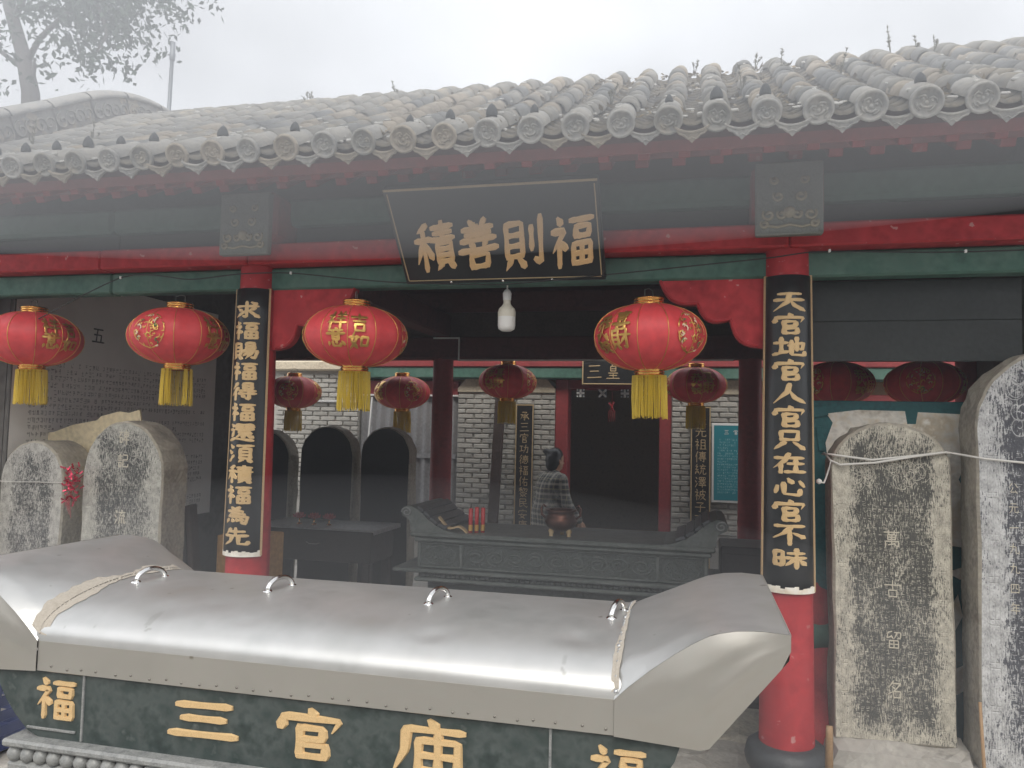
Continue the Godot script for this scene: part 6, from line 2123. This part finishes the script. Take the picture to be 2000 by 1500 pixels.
# Unseen wall added behind the visitor to block low sky; the metal mirrors it.
func added_court_wall() -> void:
	var t := thing("added_court_wall", "added unseen grey plastered wall opposite the hall that blocks low sky", "wall", Vector3(-1.0, 0, 8.6))
	var st := tool(true)
	box(st, Vector3(0, 1.7, 0), Vector3(24, 3.4, 0.3), 0.01)
	obj("wall", st, M.plaster_court, t)
	st = tool(true)
	box(st, Vector3(0, 3.46, 0), Vector3(24.2, 0.115, 0.5), 0.02)
	obj("coping", st, M.tile, t)
	st = tool(true)
	box(st, Vector3(0, 0.2, 0.0), Vector3(24, 0.4, 0.36), 0.01)
	obj("plinth", st, M.stone, t)

func ground() -> void:
	var st := tool(true)
	quad(st, Vector3(-60, 0, 60), Vector3(60, 0, 60), Vector3(60, 0, -60), Vector3(-60, 0, -60))
	var g := obj("ground", st, M.slab)
	structure(g)
	var variants := []
	for k in 4:
		st = tool(true)
		rough_block(st, Vector3(-.29, -.03, -.21), Vector3(.29, .02, .21), 500 + k)
		variants.append(mesh_of(st))
	for r in 7:
		for c in 12:
			var p := Vector3(-4.9 + .605 * c + (.3 if r % 2 else 0.0), 0, 1.35 - .44 * r)
			put("paving_slab", variants[rng.randi() % 4], M.slab if rng.randf() < .6 else M.stone, g, Transform3D(Basis(Vector3.UP, rng.randf_range(-.02, .02) + (PI if rng.randf() < .5 else 0.0)), p + Vector3(0, rng.randf_range(-.012, .004), 0)))

# ------------------------------------------------------------------
func _ready() -> void:
	rng.seed = 20240611
	var cam := Camera3D.new()
	cam.name = "camera"
	cam.fov = 53.13
	cam.near = 0.05
	cam.far = 400.0
	cam.position = Vector3(0, 1.6, 3.66)
	cam.rotation_degrees = Vector3(3.5, 13.5, 1.25)
	add_child(cam)
	cam.current = true
	# overcast sky: pale, faintly mottled cloud
	var sky_im := Image.create(512, 256, false, Image.FORMAT_RGBF)
	var cl := noise(9, 0.8, 4)
	for y in 256:
		for x in 512:
			var th := PI * (y + 0.5) / 256.0
			var ph := TAU * (x + 0.5) / 512.0
			var d := Vector3(sin(th) * cos(ph), cos(th), sin(th) * sin(ph))
			var v := 0.92 + 0.38 * cl.get_noise_3d(d.x * 2.0, d.y * 3.5, d.z * 2.0)
			sky_im.set_pixel(x, y, Color(v * 0.955, v * 0.98, v * 1.02))
	var sm := PanoramaSkyMaterial.new()
	sm.panorama = ImageTexture.create_from_image(sky_im)
	var sky := Sky.new()
	sky.sky_material = sm
	var env := Environment.new()
	env.background_mode = Environment.BG_SKY
	env.sky = sky
	env.background_energy_multiplier = SKY_ENERGY
	env.tonemap_mode = Environment.TONE_MAPPER_LINEAR
	env.tonemap_exposure = EXPOSURE
	env.sdfgi_enabled = true
	env.ssao_enabled = true
	env.ssil_enabled = true
	env.fog_enabled = true
	env.fog_density = HAZE
	env.fog_light_color = Color(0.86, 0.88, 0.92)
	var we := WorldEnvironment.new()
	we.environment = env
	add_child(we)
	env.volumetric_fog_enabled = true
	env.volumetric_fog_density = 0.0
	# added haze before the eaves imitating lens glare; thin incense smoke behind the burner
	for e in [[Vector3(-1.0, 3.45, 1.35), Vector3(11.0, 2.5, 3.0), SMOKE, "added pale haze in front of the eaves and roof imitating lens glare"], [Vector3(-1.3, 0.65, 0.55), Vector3(5.0, 1.5, 1.3), SMOKE * 0.35, "thin incense smoke drifting low between the burner and the altar"]]:
		var fv := FogVolume.new()
		fv.name = numbered("glare_and_smoke")
		fv.shape = RenderingServer.FOG_VOLUME_SHAPE_ELLIPSOID
		fv.size = e[1]
		fv.position = e[0]
		var fm := FogMaterial.new()
		fm.density = e[2]
		fm.albedo = Color(0.97, 0.98, 1.0)
		fv.material = fm
		add_child(fv)
		tag(fv, e[3], "smoke")
		fv.set_meta("kind", "stuff")
	var sun := DirectionalLight3D.new()
	sun.name = "sun"
	sun.light_energy = 0.5
	sun.light_color = Color(1.0, 0.97, 0.92)
	sun.light_angular_distance = 40.0
	sun.shadow_enabled = true
	sun.rotation_degrees = Vector3(-46, 15, 0)
	add_child(sun)

	make_materials()
	M.panel = carved([C(.14, .15, .14), C(.24, .25, .22)], 80, 5.0, 0.7)
	M.mask = blotchy([C(.2, .18, .13), C(.32, .28, .2), C(.26, .23, .17)], 84, 0.02, 0.7, 3.0, 1.0)
	M.plaster_white = blotchy([C(.5, .49, .46), C(.66, .65, .62)], 85, 0.03, 0.95, 4.0, 1.0)
	M.wall_grey = blotchy([C(.08, .078, .072), C(.12, .115, .108), C(.1, .096, .09)], 81, 0.008, 0.8, 0.7, 0.6)
	M.board_grey = M.wall_grey
	M.pale_letter = blotchy([C(.42, .38, .3), C(.54, .5, .42)], 82, 0.04, 0.85, 6.0, 0.6)
	M.teal_dark = blotchy([C(.010, .014, .014), C(.018, .022, .022)], 83, 0.012, 0.6, 1.0, 0.5)
	M.tinsel_dark = plain(lin(.3, .03, .04), 0.5)
	M.plaster_court = blotchy([C(.3, .28, .25), C(.4, .375, .335), C(.35, .33, .295)], 86, 0.01, 0.9, 0.6, 0.8)
	ground()
	added_court_wall()
	build_hall()
	rear_hall()
	tablets()
	couplet(COL_L, "求福賜福得福還須積福為先", "curved black board with gold 求福賜福得福還須積福為先 on the column beside grey tablets", 0.1065)
	couplet(COL_R, "天官地官人官只在心官不昧", "curved black board with gold 天官地官人官只在心官不昧 on the column beside pale tall tablet", 0.102)
	plaque()
	build_lanterns()
	altar()
	censer()
	person()
	odds_and_ends()
	plants()

const SKY_ENERGY := 0.95
const EXPOSURE := 2.05
const HAZE := 0.008
const SMOKE := 0.33  # density of the added glare haze; the low smoke takes a share
